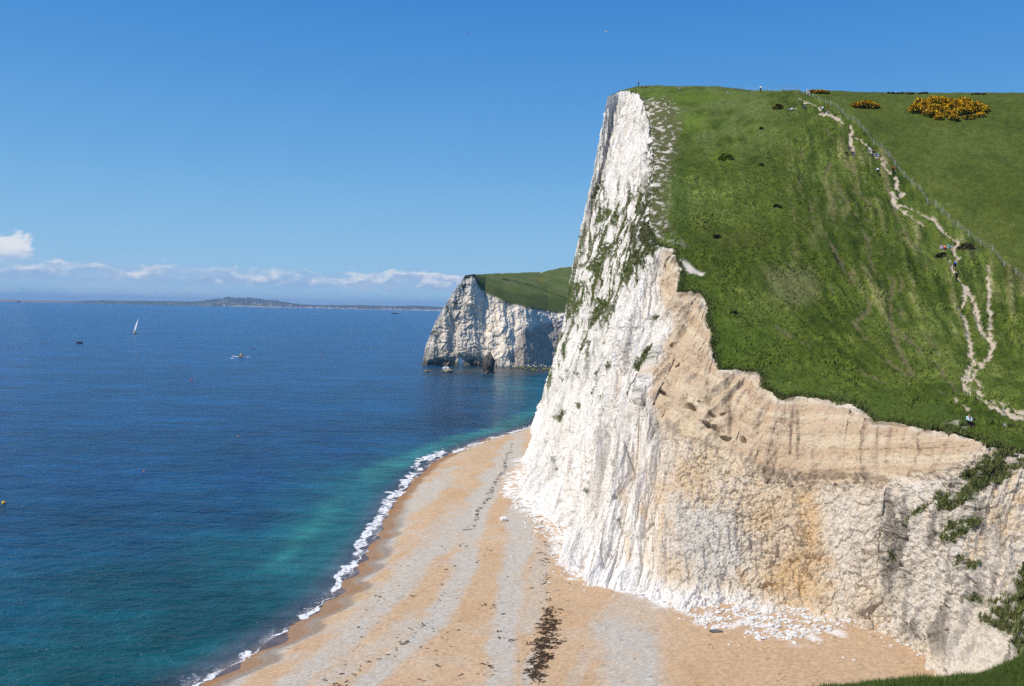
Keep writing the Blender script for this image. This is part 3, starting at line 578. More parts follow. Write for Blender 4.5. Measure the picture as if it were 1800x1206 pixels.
# ================================================================== beach and sea
SHORE_PX = [(300,1250),(352,1206),(398,1180),(432,1160),(478,1130),(520,1102),(556,1076),(590,1050),(606,1030),(628,1000),(644,975),(664,945),(678,915),(690,885),(712,860),(737,835),(762,812),(800,793),(850,774),(900,760),(940,747)]
SH = at_z(*np.array(SHORE_PX, float).T, 0.0)[:, :2]
SH = np.vstack([[(-34, 40)], SH, [(11, 262), (22, 300), (34, 345), (40, 390)]])
def shore_dist(q):
    """metres landward (+) or seaward (-) of the water's edge"""
    d = dist_line(q, SH); land = inside(q, np.vstack([SH, [(400, 390), (400, 40)]])); return np.where(land, d, -d)
bx = np.arange(-42, 64, 0.26); by = np.concatenate([np.arange(56, 150, 0.26), np.arange(150, 346, 0.42)])
XX, YY = np.meshgrid(bx, by, indexing='ij'); q = np.column_stack([XX.ravel(), YY.ravel()])
ds = shore_dist(q)
cphase = q[:, 1] * 0.9 + 5 * fbm(q * 0.07, 2, off=3)
cusp = 0.8 * np.sin(cphase) * sstep(150, 110, q[:, 1]) * np.exp(-np.abs(ds - 1.5) / 3) + 0.8 * fbm(q * 0.25, 3, off=4)
dsw = ds + cusp * sstep(9, 2, np.abs(ds))
bzv = np.where(dsw < 0, dsw * 0.16, np.where(dsw < 7, dsw * 0.13, 0.91 + (dsw - 7) * 0.055)); bzv = np.minimum(bzv, 2.6 + 0.01 * dsw)
bzv = bzv + 0.05 * fbm(q * 0.35, 3, off=5) + 0.035 * fbm(q * 1.3, 2, off=6) + 0.02 * ridged(q * 0.8, 2, off=9) * (dsw > 1)
def beach_z(x, y):
    i = np.clip(np.searchsorted(bx, np.atleast_1d(x)), 0, len(bx) - 1); j = np.clip(np.searchsorted(by, np.atleast_1d(y)), 0, len(by) - 1)
    return bzv[i * len(by) + j]
bp = project(np.column_stack([q, bzv])); bwp = bp + np.stack([fbm(q * 0.12, 4, off=7), fbm(q * 0.12, 4, off=8)], -1) * 22 + np.stack([fbm(q * 0.6, 3, off=17), fbm(q * 0.6, 3, off=18)], -1) * 9
fineb = fbm(q * 1.1, 3, off=10); midb = fbm(q * np.array([0.16, 0.09]), 4, off=11)
SAND = (0.53, 0.362, 0.215); GREY = (0.49, 0.445, 0.375)
BC = mix(np.tile(SAND, (len(q), 1)), (0.47, 0.285, 0.14), 0.6 * sstep(0.0, 0.6, midb)); BC = mix(BC, (0.58, 0.43, 0.28), 0.6 * sstep(0.0, 0.6, -midb))
GREYS = [([(392,1206),(470,1150),(545,1100),(600,1050),(650,990),(690,930),(730,880),(790,840)], 26, .8), ([(500,1206),(600,1130),(680,1050),(740,990),(790,940),(840,890),(870,840)], 34, .75), ([(560,1206),(640,1150),(720,1090)], 26, .55),
 ([(640,1206),(720,1130),(770,1080),(805,1020),(822,960),(838,915),(860,860),(885,815),(910,780)], 30, .85), ([(880,1206),(880,1130),(895,1060),(905,1000),(915,950),(918,900)], 42, .8), ([(930,1100),(950,1020),(960,970)], 30, .45), ([(1120,1206),(1110,1150),(1090,1110),(1130,1060)], 84, .85), ([(1010,1206),(1030,1150)], 26, .3), ([(920,1206),(930,1160)], 20, .6),
 ([(700,1000),(760,930),(800,900)], 24, .45), ([(905,895),(890,930)], 10, .5)]
for ln, wd, a in GREYS:
    m = line_mask(bwp, ln, wd * 0.55, wd * 0.55); BC = mix(BC, GREY, np.clip(1.3 * a * m * (0.95 + .7 * fineb + 0.6 * midb), 0, 1))
pch = sstep(0.05, 0.45, fbm(q * 0.33, 4, off=12)); BC = mix(BC, GREY, 0.30 * pch * (ds > 3) * sstep(1190, 1150, bp[:, 0]))
BC = mix(BC, (0.55, 0.37, 0.215), 0.5 * poly_mask(bwp, [(960,930),(1010,1010),(1200,1070),(1500,1110),(1650,1190),(1500,1206),(1250,1206),(1180,1120),(1000,1040)], 25))
speck = rng.random(len(q)); BC = BC * (0.88 + 0.24 * speck)[:, None]; BC = np.where((speck < 0.004)[:, None], BC * 0.6, BC)
BC = mix(BC, GREY, 0.55 * sstep(6.5, 3.0, dsw) * sstep(0.5, 2.0, dsw) * sstep(0.1, -0.5, np.sin(cphase)))
BC = mix(BC, (0.27, 0.135, 0.055), 0.8 * sstep(2.6, 1.2, dsw)); BC = mix(BC, (0.17, 0.13, 0.10), 0.6 * sstep(3.2, 2.4, dsw) * sstep(1.3, 2.3, dsw) * sstep(150, 110, q[:, 1]))
BC = mix(BC, (0.84, 0.81, 0.76), poly_mask(bp + np.stack([fineb, midb], -1) * 30, [(888,868),(898,828),(930,812),(935,870),(960,900),(1000,960),(1010,985),(1120,1020),(1200,1050),(1210,1072),(1150,1060),(1090,1040),(1010,1018),(985,985),(970,935),(945,915)], 5) * sstep(-0.3, 0.1, fineb))
BC = mix(BC, (0.80, 0.76, 0.70), 0.85 * poly_mask(bp + np.stack([fineb, midb], -1) * 18, [(1200,1072),(1330,1072),(1480,1100),(1480,1125),(1400,1130),(1350,1105),(1270,1110),(1215,1095)], 10) * sstep(0.05, 0.22, fbm(q * 0.8, 3, off=13)))
Fb = grid_faces(len(bx), len(by)); Fb = Fb[(ds[Fb].max(1) > -14)]
tag(make_mesh('beach', *(lambda a: (a[0], a[1], M_beach, a[2]))(compact(np.column_stack([q, bzv]), Fb, BC))), kind='structure')

# ------------------------------------------------------------------ sea
def spaced(lo, fine0, fine1, hi, step):
    mid = np.arange(fine0, fine1, step); out = [mid]
    def grow(start, end):
        v, s_, r = start, step, []
        while abs(v - start) < abs(end - start): s_ *= 1.12; v += math.copysign(s_, end - start); r.append(v)
        return np.array(r)
    return np.concatenate([grow(fine0, lo)[::-1], mid, grow(mid[-1], hi)])
sx = spaced(-20000, -60, 30, 20000, 0.6); sy = spaced(-600, 62, 300, 20500, 0.6)
XX, YY = np.meshgrid(sx, sy, indexing='ij'); sq = np.column_stack([XX.ravel(), YY.ravel()])
sds = shore_dist(sq); sp_ = project(np.column_stack([sq, np.zeros(len(sq))]))
behind = sq[:, 1] < 40
sp_[behind] = (-100, 1400)
SEA = [(0,540,(.010,.100,.235)),(400,545,(.010,.100,.235)),(750,556,(.012,.100,.230)),(0,600,(.006,.082,.215)),(300,620,(.006,.080,.205)),(600,620,(.005,.075,.195)),(720,600,(.006,.082,.205)),(0,720,(.006,.072,.180)),(250,720,(.006,.072,.180)),(500,720,(.005,.068,.175)),(700,700,(.006,.078,.185)),
 (0,820,(.006,.066,.155)),(200,850,(.005,.062,.150)),(450,830,(.004,.052,.140)),(600,790,(.004,.050,.135)),(760,740,(.005,.060,.140)),(860,700,(.008,.085,.165)),(930,690,(.014,.115,.165)),(900,672,(.018,.110,.150)),(800,668,(.009,.085,.165)),
 (0,930,(.006,.072,.145)),(200,940,(.006,.074,.135)),(400,900,(.005,.066,.135)),(520,880,(.006,.080,.130)),(620,850,(.016,.125,.150)),(0,1040,(.008,.085,.120)),(200,1040,(.008,.098,.112)),(400,980,(.009,.105,.118)),(560,930,(.020,.150,.145)),(640,880,(.018,.110,.130)),
 (0,1206,(.010,.092,.092)),(150,1206,(.012,.092,.090)),(300,1130,(.012,.095,.095)),(440,1060,(.014,.098,.100)),(560,1010,(.020,.085,.095)),(300,1206,(.020,.080,.080)),(-400,900,(.006,.07,.15)),(-400,1206,(.008,.085,.12)),(1000,600,(.01,.09,.2))]
sc_p = np.array([(a, b * 1.0) for a, b, c in SEA], float); sc_c = np.array([c for a, b, c in SEA])
SC = np.empty((len(sq), 3)); wob = np.stack([fbm(sq * 0.03, 3, off=1), fbm(sq * 0.03, 3, off=2)], -1) * np.array([30, 14])
for s0 in range(0, len(sq), 60000):
    dd = ((sp_[s0:s0 + 60000, None] + wob[s0:s0 + 60000, None] - sc_p[None]) * np.array([1.0, 1.6])) ** 2
    wg = 1 / (dd.sum(-1) + 900) ** 1.7; SC[s0:s0 + 60000] = (wg @ sc_c) / wg.sum(1)[:, None]
SC = SC * (np.interp(sp_[:, 1], [540, 640, 800, 900, 1206], [.84, .80, .80, .84, .80]))[:, None] * np.array([.4, .86, 1.02]) * np.exp(.22 * fbm(sq * np.array([.012, .02]), 4, off=14) + .16 * fbm(sq * np.array([.05, .09]), 3, off=15))[:, None]
spw = sp_ + np.stack([fbm(sq * np.array([.25, .12]), 3, off=3), fbm(sq * np.array([.12, .25]), 3, off=4)], -1) * np.array([22, 9])
SC = mix(SC, (.016, .130, .140), .45 * poly_mask(spw, [(440,1020),(520,900),(620,840),(700,800),(740,820),(690,880),(620,980),(560,1040)], 40))
SC = mix(SC, (.032, .22, .185), .6 * line_mask(spw, [(650,836),(720,806),(800,780),(860,762),(920,738),(960,722)], 9, 16))
SC = mix(SC, (.028, .20, .175), .55 * poly_mask(spw, [(468,990),(500,960),(540,915),(580,882),(605,878),(575,915),(540,955),(500,988)], 16))
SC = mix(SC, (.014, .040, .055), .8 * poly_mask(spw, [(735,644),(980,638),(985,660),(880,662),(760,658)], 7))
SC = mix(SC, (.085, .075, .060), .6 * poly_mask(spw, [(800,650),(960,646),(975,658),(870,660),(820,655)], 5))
SC = mix(SC, (.030, .130, .150), .5 * poly_mask(spw, [(850,668),(960,664),(950,715),(880,700)], 16))
SC = mix(SC, (.060, .075, .095), .85 * sstep(-5.5, -1.5, sds)); SC = mix(SC, (.150, .110, .105), .8 * sstep(-1.8, -0.2, sds))
wav = 0.05 * fbm(sq * np.array([.35, .6]), 3, off=5) * sstep(700, 100, sq[:, 1])
swell = 0.16 * np.exp(-((sds + 2.3) / 0.8) ** 2) * sstep(-0.4, 0.3, fbm(sq * 0.09, 2, off=6))
sz = wav * sstep(-1, -5, sds) + swell
def sea_mat():
    m, nt, b = nodes_of('sea_water'); N = nt.nodes.new; L = nt.links.new
    a = N('ShaderNodeAttribute'); a.attribute_name = 'Col'
    tc = N('ShaderNodeTexCoord'); h = None
    for sc, det, wt, rot in ((0.22, 4, 1.0, 0.0), (0.7, 4, 0.75, 0.3), (2.2, 3, 0.22, -0.2)):
        mp = N('ShaderNodeMapping'); mp.inputs['Scale'].default_value = (sc * 0.6, sc, sc); mp.inputs['Rotation'].default_value = (0, 0, rot)
        L(tc.outputs['Object'], mp.inputs['Vector'])
        n = N('ShaderNodeTexNoise'); n.inputs['Scale'].default_value = 1; n.inputs['Detail'].default_value = det; n.inputs['Roughness'].default_value = 0.6
        L(mp.outputs[0], n.inputs['Vector'])
        k = N('ShaderNodeMath'); k.operation = 'MULTIPLY'; k.inputs[1].default_value = wt; L(n.outputs['Fac'], k.inputs[0])
        if h is None: h = k.outputs[0]
        else:
            s_ = N('ShaderNodeMath'); s_.operation = 'ADD'; L(h, s_.inputs[0]); L(k.outputs[0], s_.inputs[1]); h = s_.outputs[0]
    bp = N('ShaderNodeBump'); bp.inputs['Strength'].default_value = SEA_BUMP; bp.inputs['Distance'].default_value = 1.0
    L(h, bp.inputs['Height']); L(bp.outputs['Normal'], b.inputs['Normal'])
    prev = a.outputs['Color']
    for sc, amt in ((.035, .30), (.13, .34), (.45, .30)):  # light and dark of the wavelets mottled into the water colour
        mp = N('ShaderNodeMapping'); mp.inputs['Scale'].default_value = (sc * .45, sc, sc); L(tc.outputs['Object'], mp.inputs['Vector'])
        n = N('ShaderNodeTexNoise'); n.inputs['Scale'].default_value = 1; n.inputs['Detail'].default_value = 4; L(mp.outputs[0], n.inputs['Vector'])
        mr = N('ShaderNodeMapRange'); mr.inputs['From Min'].default_value = .3; mr.inputs['From Max'].default_value = .7; mr.inputs['To Min'].default_value = 1 - amt; mr.inputs['To Max'].default_value = 1 + amt; L(n.outputs['Fac'], mr.inputs['Value'])
        mx = N('ShaderNodeMix'); mx.data_type = 'RGBA'; mx.blend_type = 'MULTIPLY'; mx.inputs['Factor'].default_value = 1; L(prev, mx.inputs['A']); L(mr.outputs['Result'], mx.inputs['B']); prev = mx.outputs['Result']
    L(prev, b.inputs['Base Color'])
    b.inputs['Roughness'].default_value = 0.22; b.inputs['IOR'].default_value = 1.33; b.inputs['Specular IOR Level'].default_value = 0.24
    return m
SEA_BUMP = 0.9
M_sea = sea_mat()
tag(make_mesh('sea', np.column_stack([sq, sz]), grid_faces(len(sx), len(sy)), M_sea, SC), kind='structure')

# ================================================================== the far headland with its arch
def far_headland():
    sec = [((742,642),(818,484),12), ((800,643),(833,482),14), ((850,643),(852,512),16), ((880,644),(885,528),16), ((920,644),(925,538),18), ((960,641),(965,546),20), ((1000,640),(1000,550),20), ((1070,640),(1070,562),20)]
    sky = [(822,485,506),(838,483,535),(856,481,565),(888,480,600),(926,479,630),(958,477,650),(985,471,665),(1070,461,690)]
    b = np.array([bz(*a[0], 0) for a in sec]); tp = np.array([at_y(np.array([a[1][0]]), np.array([a[1][1]]), [b[i, 1] + a[2]])[0] for i, a in enumerate(sec)])
    sk = np.array([at_y(np.array([p[0]]), np.array([p[1]]), [p[2]])[0] for p in sky])
    nt, ns = 420, 220; tt = np.linspace(0, len(sec) - 1, nt); ii = np.arange(len(sec))
    lerp = lambda A: np.array([np.interp(tt, ii, A[:, c]) for c in range(3)]).T
    B, Tp, Sk = lerp(b), lerp(tp), lerp(sk); s = np.linspace(0, 1, ns)
    tip = np.interp(s, [0, .2, .48, .77, 1], [0, .07, .30, .66, 1]); mid = s * 0.9 + 0.1 * s ** 2
    wt = np.clip(tt / 1.5, 0, 1)[:, None]; hp = tip[None] * (1 - wt) + mid[None] * wt
    P = np.empty((nt, ns, 3)); P[..., :2] = B[:, None, :2] + (Tp - B)[:, None, :2] * hp[..., None]; P[..., 2] = B[:, None, 2] + (Tp - B)[:, None, 2] * s
    n = grid_normals(P); n = np.where(n[..., 1:2] > 0, -n, n); f = P.reshape(-1, 3); N0 = n.reshape(-1, 3); pp = project(f)
    S = np.broadcast_to(s[None], (nt, ns)).ravel(); TT = np.broadcast_to(tt[:, None], (nt, ns)).ravel()
    X, Z = f[:, 0], f[:, 2]
    d = 2.6 * fbm(np.stack([X * 0.07 + Z * 0.02, Z * 0.03, X * 0], -1), 3, off=5) + 2.2 * ridged(np.stack([X * 0.11 + Z * 0.015, Z * 0.018, X * 0], -1), 3, off=6)
    d += 1.5 * fbm(f * np.array([.22, .1, .16]), 4, off=7); c1, e1 = cells(f * np.array([.30, .1, .22]), off=2); c2, e2 = cells(f * np.array([.75, .2, .6]), off=4)
    d += 1.0 * (c1 - .5) - 0.5 * sstep(.1, 0, e1) + 0.5 * (c2 - .5)
    brown = poly_mask(pp + np.stack([fbm(f * .1, 3), fbm(f * .1, 3, off=9)], -1) * 10, [(890,650),(905,612),(918,590),(940,572),(990,562),(1010,650)], 5)  # mask of the right-turned face that lies in shade
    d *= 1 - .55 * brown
    d -= 2.6 * sstep(5.5, 2.5, Z) * sstep(870, 845, pp[:, 0]) * (1 - sstep(768, 750, pp[:, 0])) * sstep(-.6, .3, fbm(f * .12, 2, off=33))
    hole = [(805.0,648),(805.5,636),(808,629.5),(811,629.5),(813.5,636),(815.5,648)]
    nearhole = sstep(16, 5, np.hypot(pp[:, 0] - 810, pp[:, 1] - 638)); d *= 1 - nearhole
    d *= (1 - .6 * sstep(.9, 1, S)) * (0.35 + .65 * sstep(0, .35, TT))
    f2 = f + N0 * d[:, None]; f2[S == 0, 2] = -1.5
    C = np.tile((.92, .81, .66), (len(f), 1)); C = mix(C, (.66, .585, .50), .6 * sstep(-.1, .45, fbm(f * np.array([.14, .1, .05]), 4, off=11)))
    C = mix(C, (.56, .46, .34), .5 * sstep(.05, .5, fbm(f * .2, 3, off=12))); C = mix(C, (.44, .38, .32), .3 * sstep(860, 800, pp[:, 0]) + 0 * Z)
    C = mix(C, (.46, .36, .285), .8 * brown); C = mix(C, (.22, .19, .16), .6 * brown * sstep(0, .4, fbm(f * .5, 3, off=13)))  # shade of the right-turned face painted in as brown grey
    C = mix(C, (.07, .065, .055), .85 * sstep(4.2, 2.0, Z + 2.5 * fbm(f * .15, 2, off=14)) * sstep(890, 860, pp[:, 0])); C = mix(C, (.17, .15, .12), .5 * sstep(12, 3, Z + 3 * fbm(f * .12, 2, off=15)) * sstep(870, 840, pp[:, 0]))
    pv = pp + np.stack([fbm(f * .25, 3), fbm(f * .25, 3, off=9)], -1) * 9
    veg = np.zeros(len(f))
    for q in ([(752,592),(765,578),(768,586),(757,592)], [(780,545),(790,538),(786,550)], [(848,505),(880,505),(890,512),(880,518),(858,512)], [(850,520),(868,516),(864,524)], [(808,505),(820,500),(814,512)], [(780,560),(775,572),(786,562)], [(796,532),(806,526),(800,540)], [(860,583),(866,580),(866,588)]): veg = np.maximum(veg, poly_mask(pv, q, 2))
    veg = np.maximum(veg, sstep(.93, 1.0, S + .05 * fbm(f * .2, 3, off=3)))
    C = mix(C, (.060, .080, .030), .9 * veg)
    # top, and the hidden back wall, which carries the other end of the arch
    u = np.linspace(0, 1, 90); top_ = Tp[:, None] * (1 - u)[None, :, None] + Sk[:, None] * u[None, :, None]
    top_[..., 2] += 1.5 * np.sin(np.pi * u)[None] * np.clip(tt - 1, 0, 1)[:, None]
    back_d = np.interp(tt, [0, 1.2, 2, 3, 7], [13, 17, 45, 110, 160]); Bb = B + (B - EYE) / (B - EYE)[:, 1:2] * back_d[:, None]; Bb[:, 2] = 0
    Pb = np.empty_like(P); top_end = Sk + np.stack([0 * tt, np.clip(back_d - 0, 0, 25) * .3, -1.2 + 0 * tt], -1)
    Pb[..., :2] = Bb[:, None, :2] + (top_end - Bb)[:, None, :2] * s[None, :, None]; Pb[..., 2] = top_end[:, None, 2] * s; fb = Pb.reshape(-1, 3)
    # near the arch the back wall repeats the front wall's heights so that the tunnel runs level
    fb[S == 0, 2] = -1.5
    Fg = grid_faces(nt, ns); cen = project(f[Fg].mean(1)); hk = inside(cen, hole)
    keepF = Fg[~hk]; off_b = len(f2); tf = top_.reshape(-1, 3); tf[:, 2] += .5 * fbm(tf * .08, 3, off=3) * np.tile(sstep(0, .15, u), nt) + .25 * fbm(tf * .35, 2, off=4) * np.tile(sstep(0, .1, u), nt)
    tf.reshape(nt, 90, 3)[:, 0] = f2.reshape(nt, ns, 3)[:, -1]
    tg = tf.copy(); tpp = project(tg)
    e = np.concatenate([Fg[hk][:, [0, 1]], Fg[hk][:, [1, 2]], Fg[hk][:, [2, 3]], Fg[hk][:, [3, 0]]]); key = np.sort(e, 1)
    _, first, cnt = np.unique(key[:, 0].astype(np.int64) * 10_000_000 + key[:, 1], return_index=True, return_counts=True); be = e[first[cnt == 1]]
    tunnel = np.stack([be[:, 0], be[:, 1], be[:, 1] + off_b, be[:, 0] + off_b], -1)
    Cb = np.tile((.4, .37, .33), (len(fb), 1))
    # end wall closing the tip
    i = np.arange(ns - 1); endw = np.stack([i, i + 1, off_b + i + 1, off_b + i], -1)
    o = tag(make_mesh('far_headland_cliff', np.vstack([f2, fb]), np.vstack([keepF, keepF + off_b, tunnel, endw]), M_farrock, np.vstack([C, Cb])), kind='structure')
    G = np.tile((.090, .122, .034), (len(tf), 1)); m1 = fbm(tf * .06, 4, off=21); G = mix(G, (.140, .158, .062), .7 * sstep(-.3, .4, m1 + .4 * fbm(tf * .25, 2, off=5))); G = mix(G, (.050, .070, .020), .7 * sstep(.0, .3, np.tile(1 - u * 3.2, nt) + .5 * m1) * sstep(845, 880, tpp[:, 0]))
    tw = tpp + np.stack([fbm(tf * .1, 3, off=2), fbm(tf * .1, 3, off=8)], -1) * 4
    G = mix(G, (.028, .048, .014), .8 * line_mask(tw, [(885,490),(930,500),(965,514),(1000,526)], 1.2, 1.5)); G = mix(G, (.17, .16, .03), .7 * poly_mask(tw, [(946,491),(960,489),(961,496),(950,497)], 2)); G = mix(G, (.62, .55, .45), .9 * poly_mask(tw, [(949,476),(953,475),(954,480),(950,480)], 1))
    ex = np.repeat(np.arange(nt), 1); bf = np.stack([np.arange(nt - 1) * 90 + 89, np.arange(1, nt) * 90 + 89], -1)
    endrow = top_end.copy(); quad = np.stack([bf[:, 0], bf[:, 1], len(tf) + np.arange(1, nt), len(tf) + np.arange(nt - 1)], -1)
    tag(make_mesh('far_headland_grass', np.vstack([tf, endrow]), np.vstack([grid_faces(nt, 90), quad]), M_grass, np.vstack([G, np.tile((.06, .08, .03), (nt, 1))])), kind='structure')
M_farrock = earth_mat('grey_chalk', fine=.9, amt=.2, bump=.6, bdist=.8, bfine=.8)
far_headland()

# ------------------------------------------------------------------ rocks
def blob_mesh(subdiv=3):
    bm = bmesh.new(); bmesh.ops.create_icosphere(bm, subdivisions=subdiv, radius=1)
    v = np.array([x.co[:] for x in bm.verts]); f = np.array([[x.index for x in p.verts] for p in bm.faces]); bm.free(); return v, f
ICO = {k: blob_mesh(k) for k in (1, 2, 3, 4)}
def rock_geo(sub, size, seed, crag=.35, prof=None):
    v, f = ICO[sub]; v = v.copy()
    cv_, ce_ = cells(v * 1.6, off=seed * 1.7); r = 1 + crag * (fbm(v * 1.3, 3, off=seed * 3.1) + .8 * (cv_ - .5))
    v = v * r[:, None]
    if prof is not None: v[:, :2] *= np.interp(v[:, 2], *prof)[:, None]
    return v * np.array(size), f
def rock_thing(name, label, loc, size, seed, col, col2=None, sub=4, crag=.35, prof=None, cat='rock', rz=0, group=None):
    v, f = rock_geo(sub, size, seed, crag, prof); c = np.tile(col, (len(v), 1))
    if col2 is not None: c = mix(c, col2, sstep(-.2, .4, fbm(v * 1.2 / max(size), 3, off=seed) + .6 * v[:, 2] / size[2] - .2))
    o = make_mesh(name, v, f, M_rock, c, smooth=False); o.location = [float(x) for x in loc]; o.rotation_euler = (0, 0, rz)
    return tag(o, label, cat, group)
p = bz(859, 656, 0)
rock_thing('sea_stack', 'tall dark grey rock stack standing in shallow water before the far white headland', (p[0], p[1], 4.4), (3.0, 3.2, 5.9), 3, (.10, .092, .082), (.19, .175, .15), crag=.3, prof=([-1.3, -.75, -.6, -.3, .3, .9, 1.3], [1.75, 1.5, .95, .92, .95, .8, .8]), sub=4)
p = bz(786, 654, 0); rock_thing('rock', 'low brown rock awash between the rock arch and open sea', (p[0], p[1], .3), (2.6, 2.2, 1.3), 5, (.22, .19, .13), (.34, .30, .22))
p = bz(750, 654, 0); rock_thing('rock', 'small dark rock awash off the tip of the far headland', (p[0], p[1], .1), (1.6, 1.4, .9), 6, (.16, .14, .10), (.24, .21, .16))
p = bz(784, 648, 0); rock_thing('rock', 'white chalk rock just clear of the water before the rock arch', (p[0], p[1], .1), (1.9, 1.3, .9), 8, (.75, .74, .72), (.8, .8, .78))
p = bz(424, 627.5, 0); ROCKP = p; rock_thing('rock', 'pointed olive grey rock standing alone in open sea with surf round it', (p[0], p[1], .2), (1.7, 1.3, 2.0), 9, (.17, .15, .10), (.36, .33, .26), prof=([-1.3, -.3, .4, 1.3], [1.25, 1.0, .7, .25]))
p = bz(445, 613, 0); rock_thing('rock', 'flat dark rock awash beyond the pointed rock at sea', (p[0], p[1], -.1), (1.8, 1.0, .55), 12, (.09, .065, .06), (.14, .10, .09))
p = bz(885, 917, 1.4); rock_thing('chalk_boulder', 'lone white chalk boulder lying on the open beach', (p[0], p[1], beach_z(p[0], p[1])[0] + .25), (.62, .5, .45), 15, (.84, .82, .78), None, sub=3, crag=.25, rz=.4)
p = bz(1258, 1129, 1.8); rock_thing('slab', 'flat dark grey slab lying on orange sand below the cliff', (p[0], p[1], beach_z(p[0], p[1])[0] + .06), (.62, .3, .12), 16, (.13, .13, .14), None, sub=3, crag=.2, rz=-.1)

# loose chalk: far too many to count
def scatter_rocks(name, pts, sizes, cols, mat, flat_=1.0, sub=1):
    V, Fc, C = [], [], []; n0 = 0
    protos = [rock_geo(sub, (1, 1, .75), k, .45) for k in range(14)]
    for k in range(len(pts)):
        v, f = protos[k % 14]; a = rng.random() * 6.28; c, sn = math.cos(a), math.sin(a)
        e = sizes[k] * (0.75 + .5 * rng.random(3)) * np.array([1, 1, flat_]); q = v * e; q = np.column_stack([q[:, 0] * c - q[:, 1] * sn, q[:, 0] * sn + q[:, 1] * c, q[:, 2]])
        V.append(q + pts[k]); Fc.append(f + n0); n0 += len(v); C.append(np.tile(cols[k], (len(v), 1)))
    return make_mesh(name, np.vstack(V), np.vstack(Fc), mat, np.vstack(C), smooth=False)
def in_poly(poly, n):
    poly = np.array(poly, float); lo, hi = poly.min(0), poly.max(0); out = np.empty((0, 2))
    while len(out) < n:
        q_ = lo + (hi - lo) * rng.random((n * 3, 2)); out = np.vstack([out, q_[inside(q_, poly)]])
    return out[:n]
pl, szs = [], []
foot = at_z(*np.array([(903,862),(912,878),(945,908),(975,942),(985,972),(1010,1003),(1040,1015),(1085,1028),(1135,1047),(1200,1063),(1280,1068),(1350,1080),(1440,1096),(1500,1106),(1560,1122),(1610,1150),(1650,1185)], float).T, 2.2)[:, :2]
seg = np.linalg.norm(np.diff(foot, axis=0), axis=1); cum = np.concatenate([[0], np.cumsum(seg)])
for k in range(2300):
    u = rng.random() * cum[-1]; x, y = np.interp(u, cum, foot[:, 0]), np.interp(u, cum, foot[:, 1]); r = rng.exponential(.8)
    if k > 1500: u *= .42; r = rng.exponential(1.5)
    dirx, diry = (-.75, -.65) if u < cum[5] else (-.1, -1)
    if rng.random() < .8 and fbm(np.array([[u * .35, 3.3]]), 2)[0] < -.12 and r > .7: continue
    pl.append((x + dirx * r + rng.normal() * .4, y + diry * r + rng.normal() * .4)); szs.append(.03 + .16 * rng.random() ** 4 + (.30 * rng.random() if rng.random() < .10 and r < 1.0 else 0))
def to_beach(px): return at_z(px[:, 0], px[:, 1], 2.0)[:, :2]
for poly_, n, mx in (([(1195,1060),(1260,1075),(1300,1105),(1260,1125),(1225,1110),(1190,1095)], 420, .22), ([(1280,1080),(1480,1095),(1490,1120),(1400,1145),(1330,1140),(1290,1110)], 760, .26), ([(1300,1120),(1420,1135),(1400,1150),(1310,1140)], 80, .2), ([(1150,1045),(1620,1130),(1650,1190),(1500,1200),(1250,1150),(1160,1070)], 110, .09), ([(1040,1010),(1170,1050),(1160,1065),(1020,1030)], 50, .12)):
    qq = in_poly(poly_, n); qq += np.stack([fbm(qq * .04, 2), fbm(qq * .04, 2, off=5)], -1) * 12
    for x, y in to_beach(qq): pl.append((x, y)); szs.append(.03 + 1.1 * mx * rng.random() ** 3)
pl = np.array(pl); szs = np.array(szs); pz = beach_z(pl[:, 0], pl[:, 1]); pts = np.column_stack([pl, pz + szs * .2])
tone = .68 + .16 * rng.random(len(pl)); cols = np.stack([tone, tone * .965, tone * .90], -1)
tag(scatter_rocks('chalk_rubble', pts, szs, cols, M_rock, .75, 1), kind='stuff')
qq = np.vstack([in_poly([(890,644),(960,636),(985,640),(975,652),(940,651)], 120)]); fp = at_z(qq[:, 0], qq[:, 1], .3)
cc = np.where((rng.random(len(fp)) < .5)[:, None], (.58, .55, .50), (.26, .27, .09)); cc = np.where((qq[:, 1] > 645)[:, None], np.array((.24, .25, .08)), np.where((qq[:, 0] > 925)[:, None], (.62, .58, .52), cc))
tag(scatter_rocks('weedy_boulders', fp, .3 + .6 * rng.random(len(fp)) ** 2, cc, M_rock, .7, 1), kind='stuff')

# ------------------------------------------------------------------ surf and strandline
fx_ = np.arange(-40, 14, .11); fy_ = np.arange(66, 250, .11)
XX, YY = np.meshgrid(fx_, fy_, indexing='ij'); q = np.column_stack([XX.ravel(), YY.ravel()]); dq = np.full(len(q), 99.0)
near = dist_line(q[::1], SH) < 10; sdn = shore_dist(q[near]); dq[near] = sdn
m_ = np.zeros(len(q)); ki = np.where((dq < 2.5) & (dq > -10))[0]; qk = q[ki]; sp2 = project(np.column_stack([qk, np.zeros(len(qk))]))
wrp = np.stack([fbm(qk * .5, 3, off=1), fbm(qk * .5, 3, off=2)], -1); sw = sp2 + wrp * 11
mk = np.zeros(len(qk))
for ln, wd in (([(588,1037),(598,1012),(622,990),(630,968)], 12), ([(632,958),(645,938),(662,918),(674,900),(688,872)], 15), ([(692,873),(703,862)], 8), ([(708,850),(724,836),(738,828)], 12), ([(728,822),(736,813),(748,806),(778,796)], 8), ([(796,795),(850,780),(908,762)], 6), ([(908,762),(945,750)], 3),
               ([(528,1088),(562,1072)], 9), ([(478,1120),(508,1106)], 4), ([(366,1192),(400,1168),(434,1155)], 12), ([(340,1206),(372,1188)], 5), ([(640,960),(628,968)], 7), ([(680,888),(705,868),(716,850)], 5)):
    mk = np.maximum(mk, line_mask(sw, ln, wd * .45, wd * .38))
lace = np.abs(fbm(qk * 1.3, 3, off=6)); dk = dq[ki]
